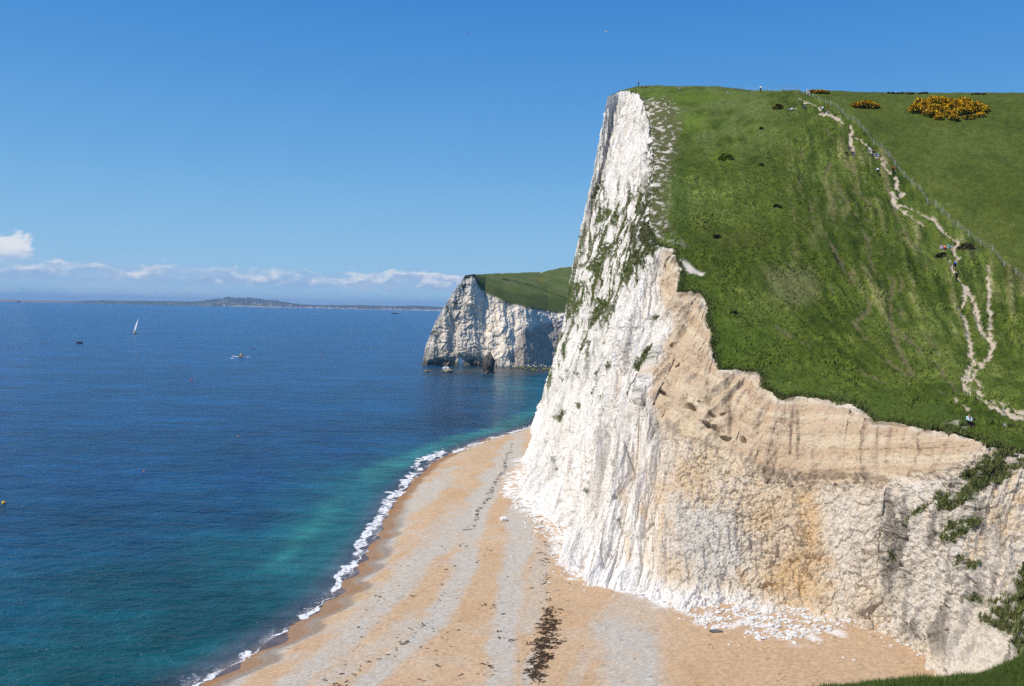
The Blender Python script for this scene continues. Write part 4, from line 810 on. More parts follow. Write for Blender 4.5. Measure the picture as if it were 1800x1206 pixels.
lace2 = np.abs(fbm(qk * .8, 4, gain=.6, off=26)); mk = mk * (0.05 + .75 * sstep(.0, .16, lace) + .45 * sstep(.02, .2, lace2)) * sstep(-.55, -.1, fbm(qk * .22, 2, off=27)); mk = np.maximum(mk, 1.0 * sstep(.16, .0, np.abs(dk + .35 + 1.1 * wrp[:, 0])) * sstep(-.15, .2, fbm(qk * .16, 2, off=9)))
mk = np.maximum(mk, .8 * sstep(.045, .0, lace) * sstep(-4, -1.0, dk) * sstep(.3, -.6, dk) * sstep(.05, .35, fbm(qk * .13, 2, off=19)))
mk = np.maximum(mk, .34 * sstep(-2.6, -.8, dk) * sstep(.6, -.2, dk) * sstep(-.2, .35, fbm(qk * np.array([.5, .3]), 3, off=37)))
m_[ki] = mk
Ff = grid_faces(len(fx_), len(fy_)); Ff = Ff[(m_[Ff].max(1) > .10)]
fz = np.full(len(q), .05); sg = np.exp(-((dq + 2.3) / .8) ** 2); fz += .16 * sg + .05 * np.clip(m_ - .4, 0, 1) + np.clip(dq, 0, 3) * .14
fz[ki] += .10 * fbm(qk * 1.8, 2, off=4) * mk
V, Ff, FA = compact(np.column_stack([q, fz]), Ff, np.clip(m_, 0, 1)[:, None]); FA = FA[:, 0]
def foam_mat():
    m, nt, b = nodes_of('foam'); N = nt.nodes.new; L = nt.links.new
    b.inputs['Base Color'].default_value = (.84, .85, .86, 1); b.inputs['Roughness'].default_value = .7
    a = N('ShaderNodeAttribute'); a.attribute_name = 'Col'; tc = N('ShaderNodeTexCoord'); n = N('ShaderNodeTexNoise'); n.inputs['Scale'].default_value = 5; n.inputs['Detail'].default_value = 4; L(tc.outputs['Object'], n.inputs['Vector'])
    s_ = N('ShaderNodeMath'); s_.operation = 'MULTIPLY_ADD'; L(n.outputs['Fac'], s_.inputs[0]); s_.inputs[1].default_value = .55; s_.inputs[2].default_value = -.28
    s2 = N('ShaderNodeMath'); s2.operation = 'ADD'; L(a.outputs['Fac'], s2.inputs[0]); L(s_.outputs[0], s2.inputs[1])
    mr = N('ShaderNodeMapRange'); mr.interpolation_type = 'SMOOTHSTEP'; mr.inputs['From Min'].default_value = .10; mr.inputs['From Max'].default_value = .95; L(s2.outputs[0], mr.inputs['Value']); L(mr.outputs['Result'], b.inputs['Alpha']); return m
M_foam = foam_mat(); M_froth = plain('froth', (.80, .82, .84), .7, .2, .06, 6)
tag(make_mesh('surf_foam', V, Ff, M_foam, np.repeat(FA[:, None], 3, 1)), kind='stuff')
# a ring of surf round the lone rock
def flat_patch(px_line, wd, n, z=.06):
    c_ = at_z(*np.array(px_line, float).T, 0.0)[:, :2]; pts = []
    V, Fc = [], []; 
    for k in range(n):
        t = rng.random() * (len(c_) - 1); i = int(t); p_ = c_[i] + (c_[i + 1] - c_[i]) * (t - i) + rng.normal(size=2) * wd; r = wd * (.25 + .5 * rng.random())
        a = np.arange(7) / 7 * 6.283; rr = r * (.7 + .5 * rng.random(7)); V0 = np.column_stack([p_[0] + np.cos(a) * rr * 1.6, p_[1] + np.sin(a) * rr * .8, np.full(7, z + .03 * rng.random())])
        top_ = len(V) * 0; V.append(np.vstack([V0, [[p_[0], p_[1], z + .12]]])); b_ = k * 8; Fc += [(b_ + j, b_ + (j + 1) % 7, b_ + 7) for j in range(7)]
    return make_mesh('surf_foam', np.vstack(V), np.array(Fc), M_froth)
tag(flat_patch([(408,626),(418,627.5)], .55, 36), kind='stuff'); tag(flat_patch([(427,628),(438,627.5)], .35, 16), kind='stuff'); tag(flat_patch([(407,630),(409,630.5)], .5, 12), kind='stuff')

WEED = [([(968,1072),(966,1100),(958,1130),(946,1160),(934,1206)], 15, 1100), ([(975,1100),(972,1140),(955,1170),(950,1206)], 10, 420), ([(948,930),(955,970),(960,1010),(962,1060)], 8, 90), ([(905,775),(890,800),(882,830),(862,862),(846,890),(832,915),(818,930)], 3.2, 330), ([(880,930),(860,960),(840,985)], 8, 34), ([(815,950),(808,975),(798,1010),(770,1060)], 9, 60), ([(745,1090),(720,1112),(690,1130)], 10, 70), ([(700,1130),(600,1190),(560,1206)], 14, 60), ([(900,1130),(870,1170),(840,1206)], 9, 46),
        ([(925,900),(1000,1000),(990,1060)], 16, 70), ([(700,1180),(900,1040)], 60, 90), ([(1090,1180),(1130,1190)], 10, 12), ([(620,1100),(760,960)], 50, 60), ([(1240,1160),(1270,1170)], 6, 6)]
V, Fc, C = [], [], []; n0 = 0
for ln, wd, n in WEED:
    ln = np.array(ln, float); sg = np.concatenate([[0], np.cumsum(np.linalg.norm(np.diff(ln, axis=0), axis=1))]); u = rng.random(n) * sg[-1]
    px_ = np.column_stack([np.interp(u, sg, ln[:, 0]), np.interp(u, sg, ln[:, 1])]) + rng.normal(size=(n, 2)) * wd * .5
    px_[:, 0] += 9 * fbm(px_ * .05, 2); px_ = px_[fbm(px_ * np.array([.05, .11]), 3, off=wd) > (-.05 if wd != 3.2 else -.3)]; n = len(px_); g_ = at_z(px_[:, 0], px_[:, 1], 1.5)
    for k in range(n):
        x, y = g_[k, :2]; z = beach_z(x, y)[0]; big = rng.random() < .2
        for b_ in range(3 if big else 1):
            a = rng.normal() * .7; L_ = (.07 + .17 * rng.random()) * (1.3 if big else 1) * (1.2 if y > 130 else 1); wd_ = L_ * (.18 + .25 * rng.random())
            ox, oy = x + rng.normal() * .15, y + rng.normal() * .12; ca, sa = math.cos(a), math.sin(a)
            pr = np.array([(-1, 0, 0), (-.4, .8, .02), (.4, .6, .0), (1, .1, .0), (.5, -.8, .01), (-.5, -.6, .0), (0, 0, .32)]) * np.array([L_, wd_, L_ * .5])
            q_ = np.column_stack([pr[:, 0] * ca - pr[:, 1] * sa + ox, pr[:, 0] * sa + pr[:, 1] * ca + oy, pr[:, 2] + z + .02]); V.append(q_)
            Fc += [(n0 + j, n0 + (j + 1) % 6, n0 + 6) for j in range(6)]; n0 += 7; t_ = .5 + rng.random(); C.append(np.tile((.060 * t_, .038 * t_, .024 * t_), (7, 1)))
tag(make_mesh('seaweed', np.vstack(V), np.array(Fc), M_rock, np.vstack(C), smooth=False), kind='stuff')

# ------------------------------------------------------------------ the far shore of the bay
def far_coast():
    Y0 = 10000.0; px = np.linspace(-250, 1150, 900); base = 0.0
    prof = np.interp(px, [-250,0,60,130,180,280,340,370,400,440,480,500,530,560,600,650,690,730,775,900,1150], [3,3.2,3.6,4,6,7,8,12,17.5,16.5,13.5,11,6.5,6.5,7,8,7,9.5,7.5,9,8])
    prof = prof * (1 + .10 * fbm(np.column_stack([px * .08, px * 0]), 3) + .10 * fbm(np.column_stack([px * .4, px * 0]), 2, off=5)) + .7 * np.abs(fbm(np.column_stack([px * .9, px * 0]), 2, off=8)) * sstep(120, 180, px)
    rows = [(-.02, 0.0), (0, .0), (.05, .22), (.25, .5), (.6, .85), (1.0, 1.0), (1.5, .8), (3, .1)]
    V = np.empty((len(px), len(rows), 3)); X = (px - CX) / F * Y0
    for j, (dy, hh) in enumerate(rows):
        Yj = Y0 + dy * 900; V[:, j, 0] = X * Yj / Y0; V[:, j, 1] = Yj; V[:, j, 2] = np.where(hh > 0, prof * Y0 / F * hh * (1 + .12 * fbm(np.column_stack([px * .25, np.full(len(px), j * 3.)]), 2)), -2)
    V[:, 1, 2] = 2
    f = V.reshape(-1, 3); C = np.tile((.110, .130, .115), (len(f), 1)); C = mix(C, (.24, .22, .15), .5 * sstep(.0, .4, fbm(f * .004, 3))); C = mix(C, (.075, .092, .075), .8 * sstep(.0, .3, fbm(f * .008, 3, off=4)))
    pxr = np.repeat(px, len(rows)); C = mix(C, (.30, .24, .18), .75 * sstep(150, 100, pxr)); jj = np.tile(np.arange(len(rows)), len(px)); C = mix(C, (.5, .46, .38), .7 * (jj == 1) * sstep(380, 420, pxr))
    tag(make_mesh('far_shore', f, grid_faces(len(px), len(rows)), M_far, C), kind='structure')
    return px, prof
M_far = earth_mat('far_land', fine=.01, amt=.3, bump=0.0)
fpx, fprof = far_coast()

# ================================================================== things
def boxes_mesh(bm, lo, hi):
    r = bmesh.ops.create_cube(bm, size=1); c = [(a + b) / 2 for a, b in zip(lo, hi)]; s_ = [b - a for a, b in zip(lo, hi)]
    for v in r['verts']: v.co = Vector((v.co.x * s_[0] + c[0], v.co.y * s_[1] + c[1], v.co.z * s_[2] + c[2]))
    return r['verts']
def tube(bm, a, b, r0, r1=None, seg=8):
    a, b = Vector(a), Vector(b); d = (b - a); r1 = r0 if r1 is None else r1
    r = bmesh.ops.create_cone(bm, cap_ends=True, segments=seg, radius1=r0, radius2=r1, depth=d.length)
    m = Matrix.Translation((a + b) / 2) @ d.to_track_quat('Z', 'Y').to_matrix().to_4x4(); bmesh.ops.transform(bm, matrix=m, verts=r['verts'])
def from_bm(name, bm, mat, parent=None, smooth=False):
    me = bpy.data.meshes.new(name); bm.normal_update(); bm.to_mesh(me); bm.free(); me.materials.append(mat)
    if smooth:
        for p_ in me.polygons: p_.use_smooth = True
    o = bpy.data.objects.new(name, me); COL.objects.link(o)
    if parent: o.parent = parent
    return o
MATS = {}
def cmat(c, rough=.85):
    k_ = tuple(round(x, 3) for x in c) + (rough,)
    if k_ not in MATS: MATS[k_] = plain('cloth', c, rough, .2, .12, 14)
    return MATS[k_]
SKIN = (.48, .29, .20)

# ------------------------------------------------------------------ people
def skin_mesh(name, pts, edges, radii, mat, parent, root=0, sub=1):
    me = bpy.data.meshes.new(name); me.from_pydata([tuple(p_) for p_ in pts], edges, []); o = bpy.data.objects.new(name, me); COL.objects.link(o)
    mo = o.modifiers.new('skin', 'SKIN'); mo.use_smooth_shade = True
    for k_, r_ in enumerate(radii):
        sv = me.skin_vertices[0].data[k_]; sv.radius = (r_, r_) if not isinstance(r_, tuple) else r_; sv.use_root = (k_ == root)
    sb = o.modifiers.new('sub', 'SUBSURF'); sb.levels = sub; sb.render_levels = sub
    dg = bpy.context.evaluated_depsgraph_get(); nm = bpy.data.meshes.new_from_object(o.evaluated_get(dg)); o.modifiers.clear(); o.data = nm; bpy.data.meshes.remove(me); nm.name = name
    nm.materials.clear(); nm.materials.append(mat); o.parent = parent; return o
STAND = dict(pel=(0, 0, .95), wai=(0, .0, 1.10), che=(0, .0, 1.30), nek=(0, .0, 1.47), hed=(0, .03, 1.60), crn=(0, .02, 1.68), shL=(-.19, 0, 1.41), elL=(-.25, -.02, 1.13), haL=(-.26, .06, .88), shR=(.19, 0, 1.41), elR=(.25, -.02, 1.13), haR=(.26, .06, .88),
             hiL=(-.09, 0, .91), knL=(-.10, .03, .50), anL=(-.10, -.02, .09), toL=(-.11, .13, .035), hiR=(.09, 0, .91), knR=(.10, .03, .50), anR=(.10, -.02, .09), toR=(.11, .13, .035))
def pose(**k_): d_ = dict(STAND); d_.update(k_); return d_
WALK = pose(pel=(0, 0, .93), che=(0, .12, 1.27), wai=(0, .05, 1.09), nek=(0, .17, 1.43), hed=(0, .23, 1.55), crn=(0, .23, 1.63), shL=(-.19, .15, 1.38), shR=(.19, .15, 1.38), elL=(-.25, -.04, 1.15), haL=(-.24, .10, .95), elR=(.25, .20, 1.12), haR=(.22, .40, 1.02),
            knL=(-.10, .28, .58), anL=(-.10, .22, .18), toL=(-.11, .37, .14), knR=(.10, -.02, .48), anR=(.10, -.22, .09), toR=(.11, -.09, .035))
CLIMB = pose(pel=(0, -.05, .88), wai=(0, .08, 1.02), che=(0, .26, 1.17), nek=(0, .38, 1.29), hed=(0, .48, 1.37), crn=(0, .52, 1.44), shL=(-.19, .34, 1.24), shR=(.19, .34, 1.24), elL=(-.25, .30, .96), haL=(-.20, .45, .78), elR=(.25, .38, .96), haR=(.20, .52, .78), hiL=(-.09, -.03, .85), hiR=(.09, -.03, .85),
             knL=(-.10, .30, .62), anL=(-.10, .25, .24), toL=(-.11, .40, .20), knR=(.10, .02, .45), anR=(.10, -.20, .09), toR=(.11, -.07, .035))
SIT = pose(pel=(0, 0, .12), wai=(0, -.03, .28), che=(0, -.02, .48), nek=(0, .03, .65), hed=(0, .07, .78), crn=(0, .06, .86), shL=(-.19, .0, .59), shR=(.19, .0, .59), elL=(-.25, .13, .38), haL=(-.12, .36, .36), elR=(.25, .13, .38), haR=(.12, .36, .36),
           hiL=(-.09, .02, .12), hiR=(.09, .02, .12), knL=(-.13, .42, .42), anL=(-.12, .62, .07), toL=(-.13, .76, .035), knR=(.13, .42, .42), anR=(.12, .62, .07), toR=(.13, .76, .035))
BENCH = pose(pel=(0, 0, .46), wai=(0, -.02, .60), che=(0, -.01, .80), nek=(0, .03, .97), hed=(0, .07, 1.10), crn=(0, .05, 1.18), shL=(-.20, .0, .92), shR=(.20, .0, .92), elL=(-.27, .12, .68), haL=(-.06, .32, .57), elR=(.27, .12, .68), haR=(.06, .33, .58),
             hiL=(-.10, .02, .45), hiR=(.10, .02, .45), knL=(-.14, .42, .46), anL=(-.17, .46, .09), toL=(-.19, .60, .035), knR=(.14, .42, .46), anR=(.17, .42, .09), toR=(.19, .56, .035))
LIE = pose(pel=(0, 0, .11), wai=(0, -.15, .16), che=(0, -.33, .25), nek=(0, -.48, .36), hed=(0, -.56, .47), crn=(0, -.60, .55), shL=(-.19, -.42, .30), shR=(.19, -.42, .30), elL=(-.25, -.52, .06), haL=(-.20, -.26, .05), elR=(.25, -.52, .06), haR=(.20, -.26, .05),
           hiL=(-.09, .03, .11), hiR=(.09, .03, .11), knL=(-.10, .42, .22), anL=(-.10, .80, .07), toL=(-.11, .88, .18), knR=(.10, .45, .12), anR=(.10, .84, .07), toR=(.11, .92, .18))
def person(label, loc, rz, J, top_c, leg_c, hair_c=(.03, .022, .018), shoe_c=(.03, .03, .03), size=1.0, shorts=False, bare=False, extra=None, group=None):
    root = tag(empty('person', loc, rz), label, 'person', group); root.scale = (size,) * 3
    P_ = []; idx = {}; E_ = []; Rr = []
    def add(k_, p_, r_, par=None):
        idx[k_] = len(P_); P_.append(p_); Rr.append(r_)
        if par is not None: E_.append((idx[par], idx[k_]))
    add('pel', J['pel'], .125); add('wai', J['wai'], .115, 'pel'); add('che', J['che'], .13, 'wai'); add('nek', J['nek'], .055, 'che'); add('hed', J['hed'], .088, 'nek'); add('crn', J['crn'], .07, 'hed')
    hv = Vector(J['hed']); fw = Vector((0, .09, -.01)); add('nose', hv + fw * 1.15, .014, 'hed')
    for s_, sx_ in (('L', -1), ('R', 1)):
        add('ear' + s_, hv + Vector((sx_ * .095, -.005, 0)), .016, 'hed')
        add('sh' + s_, J['sh' + s_], .058, 'che'); add('el' + s_, J['el' + s_], .042, 'sh' + s_); add('ha' + s_, J['ha' + s_], .030, 'el' + s_)
        h0 = Vector(J['ha' + s_]); dirv = (h0 - Vector(J['el' + s_])).normalized(); side = dirv.cross(Vector((0, 1, .3))).normalized() * sx_ * -1
        add('pa' + s_, h0 + dirv * .07, (.035, .018), 'ha' + s_)
        for q_ in range(4):
            o_ = side * (.024 * (q_ - 1.5)); ln = (.075, .085, .08, .062)[q_]
            add('f%s%d' % (s_, q_), h0 + dirv * (.085 + ln * .5) + o_, .009, 'pa' + s_); add('g%s%d' % (s_, q_), h0 + dirv * (.085 + ln) + o_ * 1.1 + Vector((0, .015, -.01)), .007, 'f%s%d' % (s_, q_))
        add('th' + s_, h0 + dirv * .05 + side * -.05 + Vector((0, .02, 0)), .010, 'ha' + s_)
        add('hi' + s_, J['hi' + s_], .088, 'pel'); add('kn' + s_, J['kn' + s_], .057, 'hi' + s_); add('an' + s_, J['an' + s_], .038, 'kn' + s_); add('to' + s_, J['to' + s_], .032, 'an' + s_)
    skin_mesh('body', P_, E_, Rr, cmat(SKIN), root)
    def sub(name, keys, edges, rad, mat): return skin_mesh(name, [J[k_] for k_ in keys], [(keys.index(a), keys.index(b)) for a, b in edges], rad, mat, root)
    arm = [] if bare else ['haL', 'haR']; ks = ['wai', 'pel', 'che', 'shL', 'shR', 'elL', 'elR'] + arm
    ed = [('wai', 'pel'), ('wai', 'che'), ('che', 'shL'), ('che', 'shR'), ('shL', 'elL'), ('shR', 'elR')] + ([] if bare else [('elL', 'haL'), ('elR', 'haR')])
    sub('jacket', ks, ed, [.148, .150, .158, .078, .078, .060, .060] + ([] if bare else [.043, .043]), cmat(top_c))
    if shorts: ks = ['pel', 'hiL', 'hiR', 'knL', 'knR']; ed = [('pel', 'hiL'), ('pel', 'hiR'), ('hiL', 'knL'), ('hiR', 'knR')]; rr = [.140, .105, .105, .078, .078]
    else: ks = ['pel', 'hiL', 'hiR', 'knL', 'knR', 'anL', 'anR']; ed = [('pel', 'hiL'), ('pel', 'hiR'), ('hiL', 'knL'), ('hiR', 'knR'), ('knL', 'anL'), ('knR', 'anR')]; rr = [.140, .104, .104, .072, .072, .055, .055]
    sub('shorts' if shorts else 'trousers', ks, ed, rr, cmat(leg_c))
    for s_ in 'LR': skin_mesh('shoe', [Vector(J['an' + s_]) + Vector((0, 0, -.035)), J['to' + s_]], [(0, 1)], [.048, .042], cmat(shoe_c), root)
    back = Vector((0, -.035, .02)); skin_mesh('hair', [hv + back + Vector((0, -.01, -.05)), hv + back + Vector((0, 0, .03)), Vector(J['crn']) + back * .6 + Vector((0, 0, .012))], [(0, 1), (1, 2)], [.075, .098, .075], cmat(hair_c), root)
    if extra: extra(root)
    return root
def pack(label, root, J, c, sz=1.0):
    """a rucksack worn on the back: its own thing, two straps and a front pocket as parts"""
    m = root.matrix_basis; mid = (Vector(J['che']) + Vector(J['wai'])) / 2; lean = Vector(J['che']) - Vector(J['pel']); ang = math.atan2(lean.y, lean.z)
    e_ = tag(empty('rucksack', (0, 0, 0)), label, 'rucksack'); e_.matrix_basis = m @ Matrix.Translation(mid) @ Matrix.Rotation(-ang, 4, 'X') @ Matrix.Translation((0, -.23, .03))
    bm = bmesh.new(); boxes_mesh(bm, (-.16 * sz, -.10, -.23 * sz), (.16 * sz, .10, .25 * sz)); bmesh.ops.bevel(bm, geom=bm.edges[:], offset=.05, segments=2, affect='EDGES'); from_bm('bag', bm, cmat(c), e_, True)
    bm = bmesh.new(); boxes_mesh(bm, (-.11 * sz, -.15, -.18 * sz), (.11 * sz, -.095, .02)); bmesh.ops.bevel(bm, geom=bm.edges[:], offset=.02, segments=2, affect='EDGES'); from_bm('pocket', bm, cmat([x * .7 for x in c]), e_, True)
    for sx_ in (-1, 1):
        bm = bmesh.new(); tube(bm, (sx_ * .11, .09, .22 * sz), (sx_ * .13, .30, .17), .018, seg=6); tube(bm, (sx_ * .13, .30, .17), (sx_ * .13, .10, -.15), .018, seg=6); from_bm('strap', bm, cmat((.03, .03, .03)), e_)
    return e_
def put(label, px, py, rz, J, *a, **k_): return person(label, ground(px, py), rz, J, *a, **k_)
NAVY, BLACK, WHITE, RED, BLUE, GREYC, KHAKI = (.02, .03, .08), (.012, .012, .014), (.75, .76, .80), (.30, .03, .03), (.02, .09, .42), (.25, .26, .28), (.30, .25, .18)
up = 0.0; toward = math.pi
camera_pose = pose(elR=(.26, .20, 1.30), haR=(.10, .30, 1.56), elL=(-.24, .18, 1.28), haL=(-.02, .30, 1.55))
put('person in dark blue standing at the cliff edge with raised arms', 1122, 153.5, -1.3, camera_pose, NAVY, NAVY)
put('person in dull red sitting at the feet of the figure on the cliff edge', 1127.5, 156, -.6, SIT, (.20, .06, .06), BLACK)
put('person in black sitting on the skyline just right of the standing figure', 1134.5, 156, -.6, SIT, BLACK, NAVY)
put('person in pale pink sitting low among the skyline plants', 1195, 158.5, .4, SIT, (.60, .42, .38), KHAKI)
put('person in a red top reclining on the grass near the top', 1276, 165, -1.9, LIE, (.38, .04, .04), (.60, .62, .62))
put('person in a white shirt on the skyline reaching one arm out towards the fence', 1337, 162.5, -.5, pose(elR=(.46, .06, 1.38), haR=(.70, .10, 1.36)), WHITE, BLACK, size=1.0)
put('person in blue and white lying leftmost in the picnic group by the round gorse', 1387.5, 194.5, 2.2, LIE, (.45, .52, .70), (.62, .64, .70))
put('person in white sitting in the middle of the picnic group by the round gorse', 1392, 195, 2.6, SIT, WHITE, (.6, .6, .62))
put('person in an orange top lying rightmost in the picnic group by the round gorse', 1396.5, 193.5, -1.9, LIE, (.80, .36, .04), (.62, .55, .45))
put('person in blue sitting alone between the picnic group and the path', 1415, 192.5, 2.4, SIT, (.05, .10, .35), NAVY)
put('walker in a white top and dark trousers going up the upper path', 1446, 201, up, WALK, (.72, .72, .72), BLACK)
put('walker in a dark red jacket and pale trousers on the upper path', 1454, 204.5, .2, WALK, (.17, .025, .04), (.62, .60, .60))
put('walker in navy standing on the side track beside the black dog', 1491.5, 274.5, .2, WALK, NAVY, (.30, .22, .20), size=1.0)
put('walker in a black top and pale shirt on the track right of the dog', 1500.5, 281.5, up, CLIMB, BLACK, (.30, .26, .40))
put('walker all in white, first of three close together on the path', 1529.5, 277.5, .3, WALK, (.68, .74, .78), (.74, .74, .74))
put('walker in black, middle of three close together on the path', 1535, 280, up, WALK, BLACK, (.04, .05, .09), size=1.03)
pb_ = put('walker in a bright blue top and pale shorts, last of three on the path', 1542.5, 286, up, CLIMB, BLUE, (.45, .48, .58), shorts=True, shoe_c=(.7, .7, .7))
put('walker in a white shirt and black trousers bending up the steep turf', 1543, 314, -.2, CLIMB, (.62, .66, .76), BLACK)
pr = put('walker in black carrying a red rucksack up the pale path', 1570, 310, -.2, WALK, BLACK, BLACK); pack('red rucksack on the back of the walker in black', pr, WALK, (.55, .02, .02), .9)
put('person with an orange top sitting on the grass beside the path bend', 1661.5, 443, 2.2, SIT, (.75, .28, .10), (.30, .05, .10), hair_c=(.30, .10, .03))
put('person in pink and pale blue sitting left of the orange top', 1655, 444.5, 2.6, SIT, (.50, .22, .30), (.35, .55, .80))
put('person in cyan sitting right of the orange top', 1666.5, 444, -2.2, SIT, (.12, .55, .80), (.5, .55, .6))
pn = put('walker in black with a bright blue bag climbing the path', 1678, 484, up, WALK, BLACK, BLACK, size=1.0); pack('bright blue bag on the back of the walker in black', pn, WALK, (.02, .12, .60), .8)
put('walker in black with one arm out, lowest on the path', 1681, 503, .1, pose(elR=(.42, .06, 1.36), haR=(.56, .10, 1.58)), BLACK, BLACK)
WP = ground(1700, 749)
def scarf(root):
    skin_mesh('scarf', [(0, .05, .97), (0, .125, .90), (0, .155, .74)], [(0, 1), (1, 2)], [.072, .045, .035], cmat((.42, .02, .03)), root)
    for sx_ in (-1, 1):
        bm = bmesh.new(); bmesh.ops.create_uvsphere(bm, u_segments=8, v_segments=6, radius=.013); bmesh.ops.translate(bm, verts=bm.verts, vec=(sx_ * .033, .155, 1.115)); from_bm('eye', bm, cmat((.02, .015, .012), .3), root, True)
person('woman in a pale mint jacket and red scarf sitting on the bank above the cliff', (WP[0], WP[1] - .25, hill_at(WP[0], WP[1] - .25)[0] - .05), math.pi + .1, BENCH, (.60, .78, .76), BLACK, extra=scarf, size=1.04)
# the bank she sits on
v, f = rock_geo(3, (.85, .42, .36), 21, .18); o = make_mesh('bank', v, f, M_grass, mix(np.tile((.06, .09, .02), (len(v), 1)), (.26, .19, .12), sstep(.1, -.2, v[:, 2]) * (v[:, 1] < .1))); o.location = (WP[0], WP[1] + .05, WP[2] + .06); tag(o, kind='structure')
bgp = ground(1709, 741); e_ = tag(empty('bag', (bgp[0], bgp[1], bgp[2] + .02)), 'black bag lying on the turf beside the seated woman', 'bag'); v, f = rock_geo(3, (.34, .20, .15), 23, .12); o = make_mesh('pouch', v, f, cmat(BLACK), parent=e_); o.location = (0, 0, .12)
bm = bmesh.new(); pts_ = [(-.2 + .1 * k_, .02, .22 + .14 * math.sin(k_ / 4 * math.pi)) for k_ in range(5)]
for a, b in zip(pts_[:-1], pts_[1:]): tube(bm, a, b, .015, seg=6)
from_bm('strap', bm, cmat(BLACK), e_)

# a dog on the side track
dp = ground(1488, 278); dog = tag(empty('dog', dp, .3), 'black dog standing on the side track below the navy walker', 'dog')
pts_ = [(0, -.28, .50), (0, 0, .50), (0, .26, .52), (0, .42, .66), (0, .52, .72), (0, .66, .68), (0, -.42, .56), (0, -.55, .66), (-.04, .47, .80), (.04, .47, .80)]; ed = [(0, 1), (1, 2), (2, 3), (3, 4), (4, 5), (0, 6), (6, 7), (4, 8), (4, 9)]; rr = [.11, .115, .14, .08, .08, .04, .03, .02, .02, .02]
for sx_ in (-1, 1):
    b_ = len(pts_); pts_ += [(sx_ * .08, .27, .40), (sx_ * .08, .25, .22), (sx_ * .08, .27, .03), (sx_ * .08, -.26, .40), (sx_ * .08, -.20, .30), (sx_ * .08, -.34, .18), (sx_ * .08, -.32, .03)]; ed += [(2, b_), (b_, b_ + 1), (b_ + 1, b_ + 2), (0, b_ + 3), (b_ + 3, b_ + 4), (b_ + 4, b_ + 5), (b_ + 5, b_ + 6)]; rr += [.05, .033, .03, .07, .05, .032, .03]
skin_mesh('dog_body', pts_, ed, rr, cmat(BLACK), dog)

# ------------------------------------------------------------------ fences and posts
M_wood = plain('weathered_wood', (.30, .27, .23), .85, .15, .3, 9); M_pale = plain('bleached_wood', (.46, .43, .38), .85, .15, .25, 9)
def fence():
    root = tag(empty('fence', FEN[0]), 'post and wire stock fence running along the skyline and down beside the path', 'fence')
    o0 = FEN[0]; topz = []
    for k_, p_ in enumerate(FEN):
        if 11 <= k_ <= 12: topz.append((p_[0], p_[1], hill_at(p_[0], p_[1])[0])); continue
        z = hill_at(p_[0], p_[1])[0]; hgt = 1.15 + .12 * rng.random(); bm = bmesh.new(); r_ = .042 + .02 * (k_ % 4 == 0) + .01 * rng.random()
        tube(bm, (0, 0, -.3), (rng.normal() * .02, rng.normal() * .02, hgt), r_, r_ * .9, 7); o = from_bm('post', bm, M_pale if k_ > 9 else M_wood, root); o.location = (p_[0] - o0[0], p_[1] - o0[1], z - o0[2]); topz.append((p_[0], p_[1], z))
    bm = bmesh.new(); pts = np.array(topz)
    for a, b in zip(pts[:-1], pts[1:]):
        n = max(1, int(np.linalg.norm(b - a) / 3))
        for i in range(n):
            q0, q1 = a + (b - a) * i / n, a + (b - a) * (i + 1) / n
            for h_ in (.12, .32, .52, .72, .95): tube(bm, q0 - o0 + (0, 0, h_), q1 - o0 + (0, 0, h_), .006, seg=3)
        L_ = np.linalg.norm(b - a); 
        for i in range(int(L_ / .5)):
            q0 = a + (b - a) * (i * .5 / L_); tube(bm, q0 - o0 + (0, 0, .12), q0 - o0 + (0, 0, .72), .004, seg=3)
    from_bm('wire_netting', bm, plain('galvanised_wire', (.42, .43, .43), .5, .4), root)
    g_ = tag(empty('stile', topz[11]), 'pale wooden stile in the fence at the top of the path', 'stile'); q = np.array(topz[12]) - np.array(topz[11]); L_ = np.linalg.norm(q[:2])
    for t_ in (0, 1):
        for dy in (0, .35):
            bm = bmesh.new(); b0 = q * t_ + np.array((0, dy, 0)); tube(bm, b0 + (0, 0, -.3), b0 + (0, 0, 1.5 - .25 * t_ + .1 * (dy > 0)), .085, .08, 8); from_bm('post', bm, M_pale, g_)
    for h_ in (.45, .85, 1.2): bm = bmesh.new(); tube(bm, (0, 0, h_), q + (0, 0, h_), .045, seg=6); from_bm('rail', bm, M_pale, g_)
    bm = bmesh.new(); m_ = q * .5; boxes_mesh(bm, (m_[0] - .15, m_[1] - .45, m_[2] + .38), (m_[0] + .15, m_[1] + .45, m_[2] + .43)); from_bm('step', bm, M_pale, g_)
fence()
mp_ = ground(1763.5, 731.5); e_ = tag(empty('marker_post', mp_), 'grey wooden waymark post standing alone beside the lower path', 'marker post')
bm = bmesh.new(); boxes_mesh(bm, (-.065, -.065, -.3), (.065, .065, 1.02)); bmesh.ops.bevel(bm, geom=bm.edges[:], offset=.012, segments=1, affect='EDGES'); from_bm('post', bm, M_pale, e_)
bm = bmesh.new(); bmesh.ops.create_cone(bm, cap_ends=True, segments=4, radius1=.092, radius2=.02, depth=.06, matrix=Matrix.Translation((0, 0, 1.05)) @ Matrix.Rotation(math.pi / 4, 4, 'Z')); from_bm('post_cap', bm, M_pale, e_)
bm = bmesh.new(); boxes_mesh(bm, (-.035, -.075, .78), (.035, -.066, .87)); from_bm('waymark_disc', bm, cmat((.45, .42, .12)), e_)

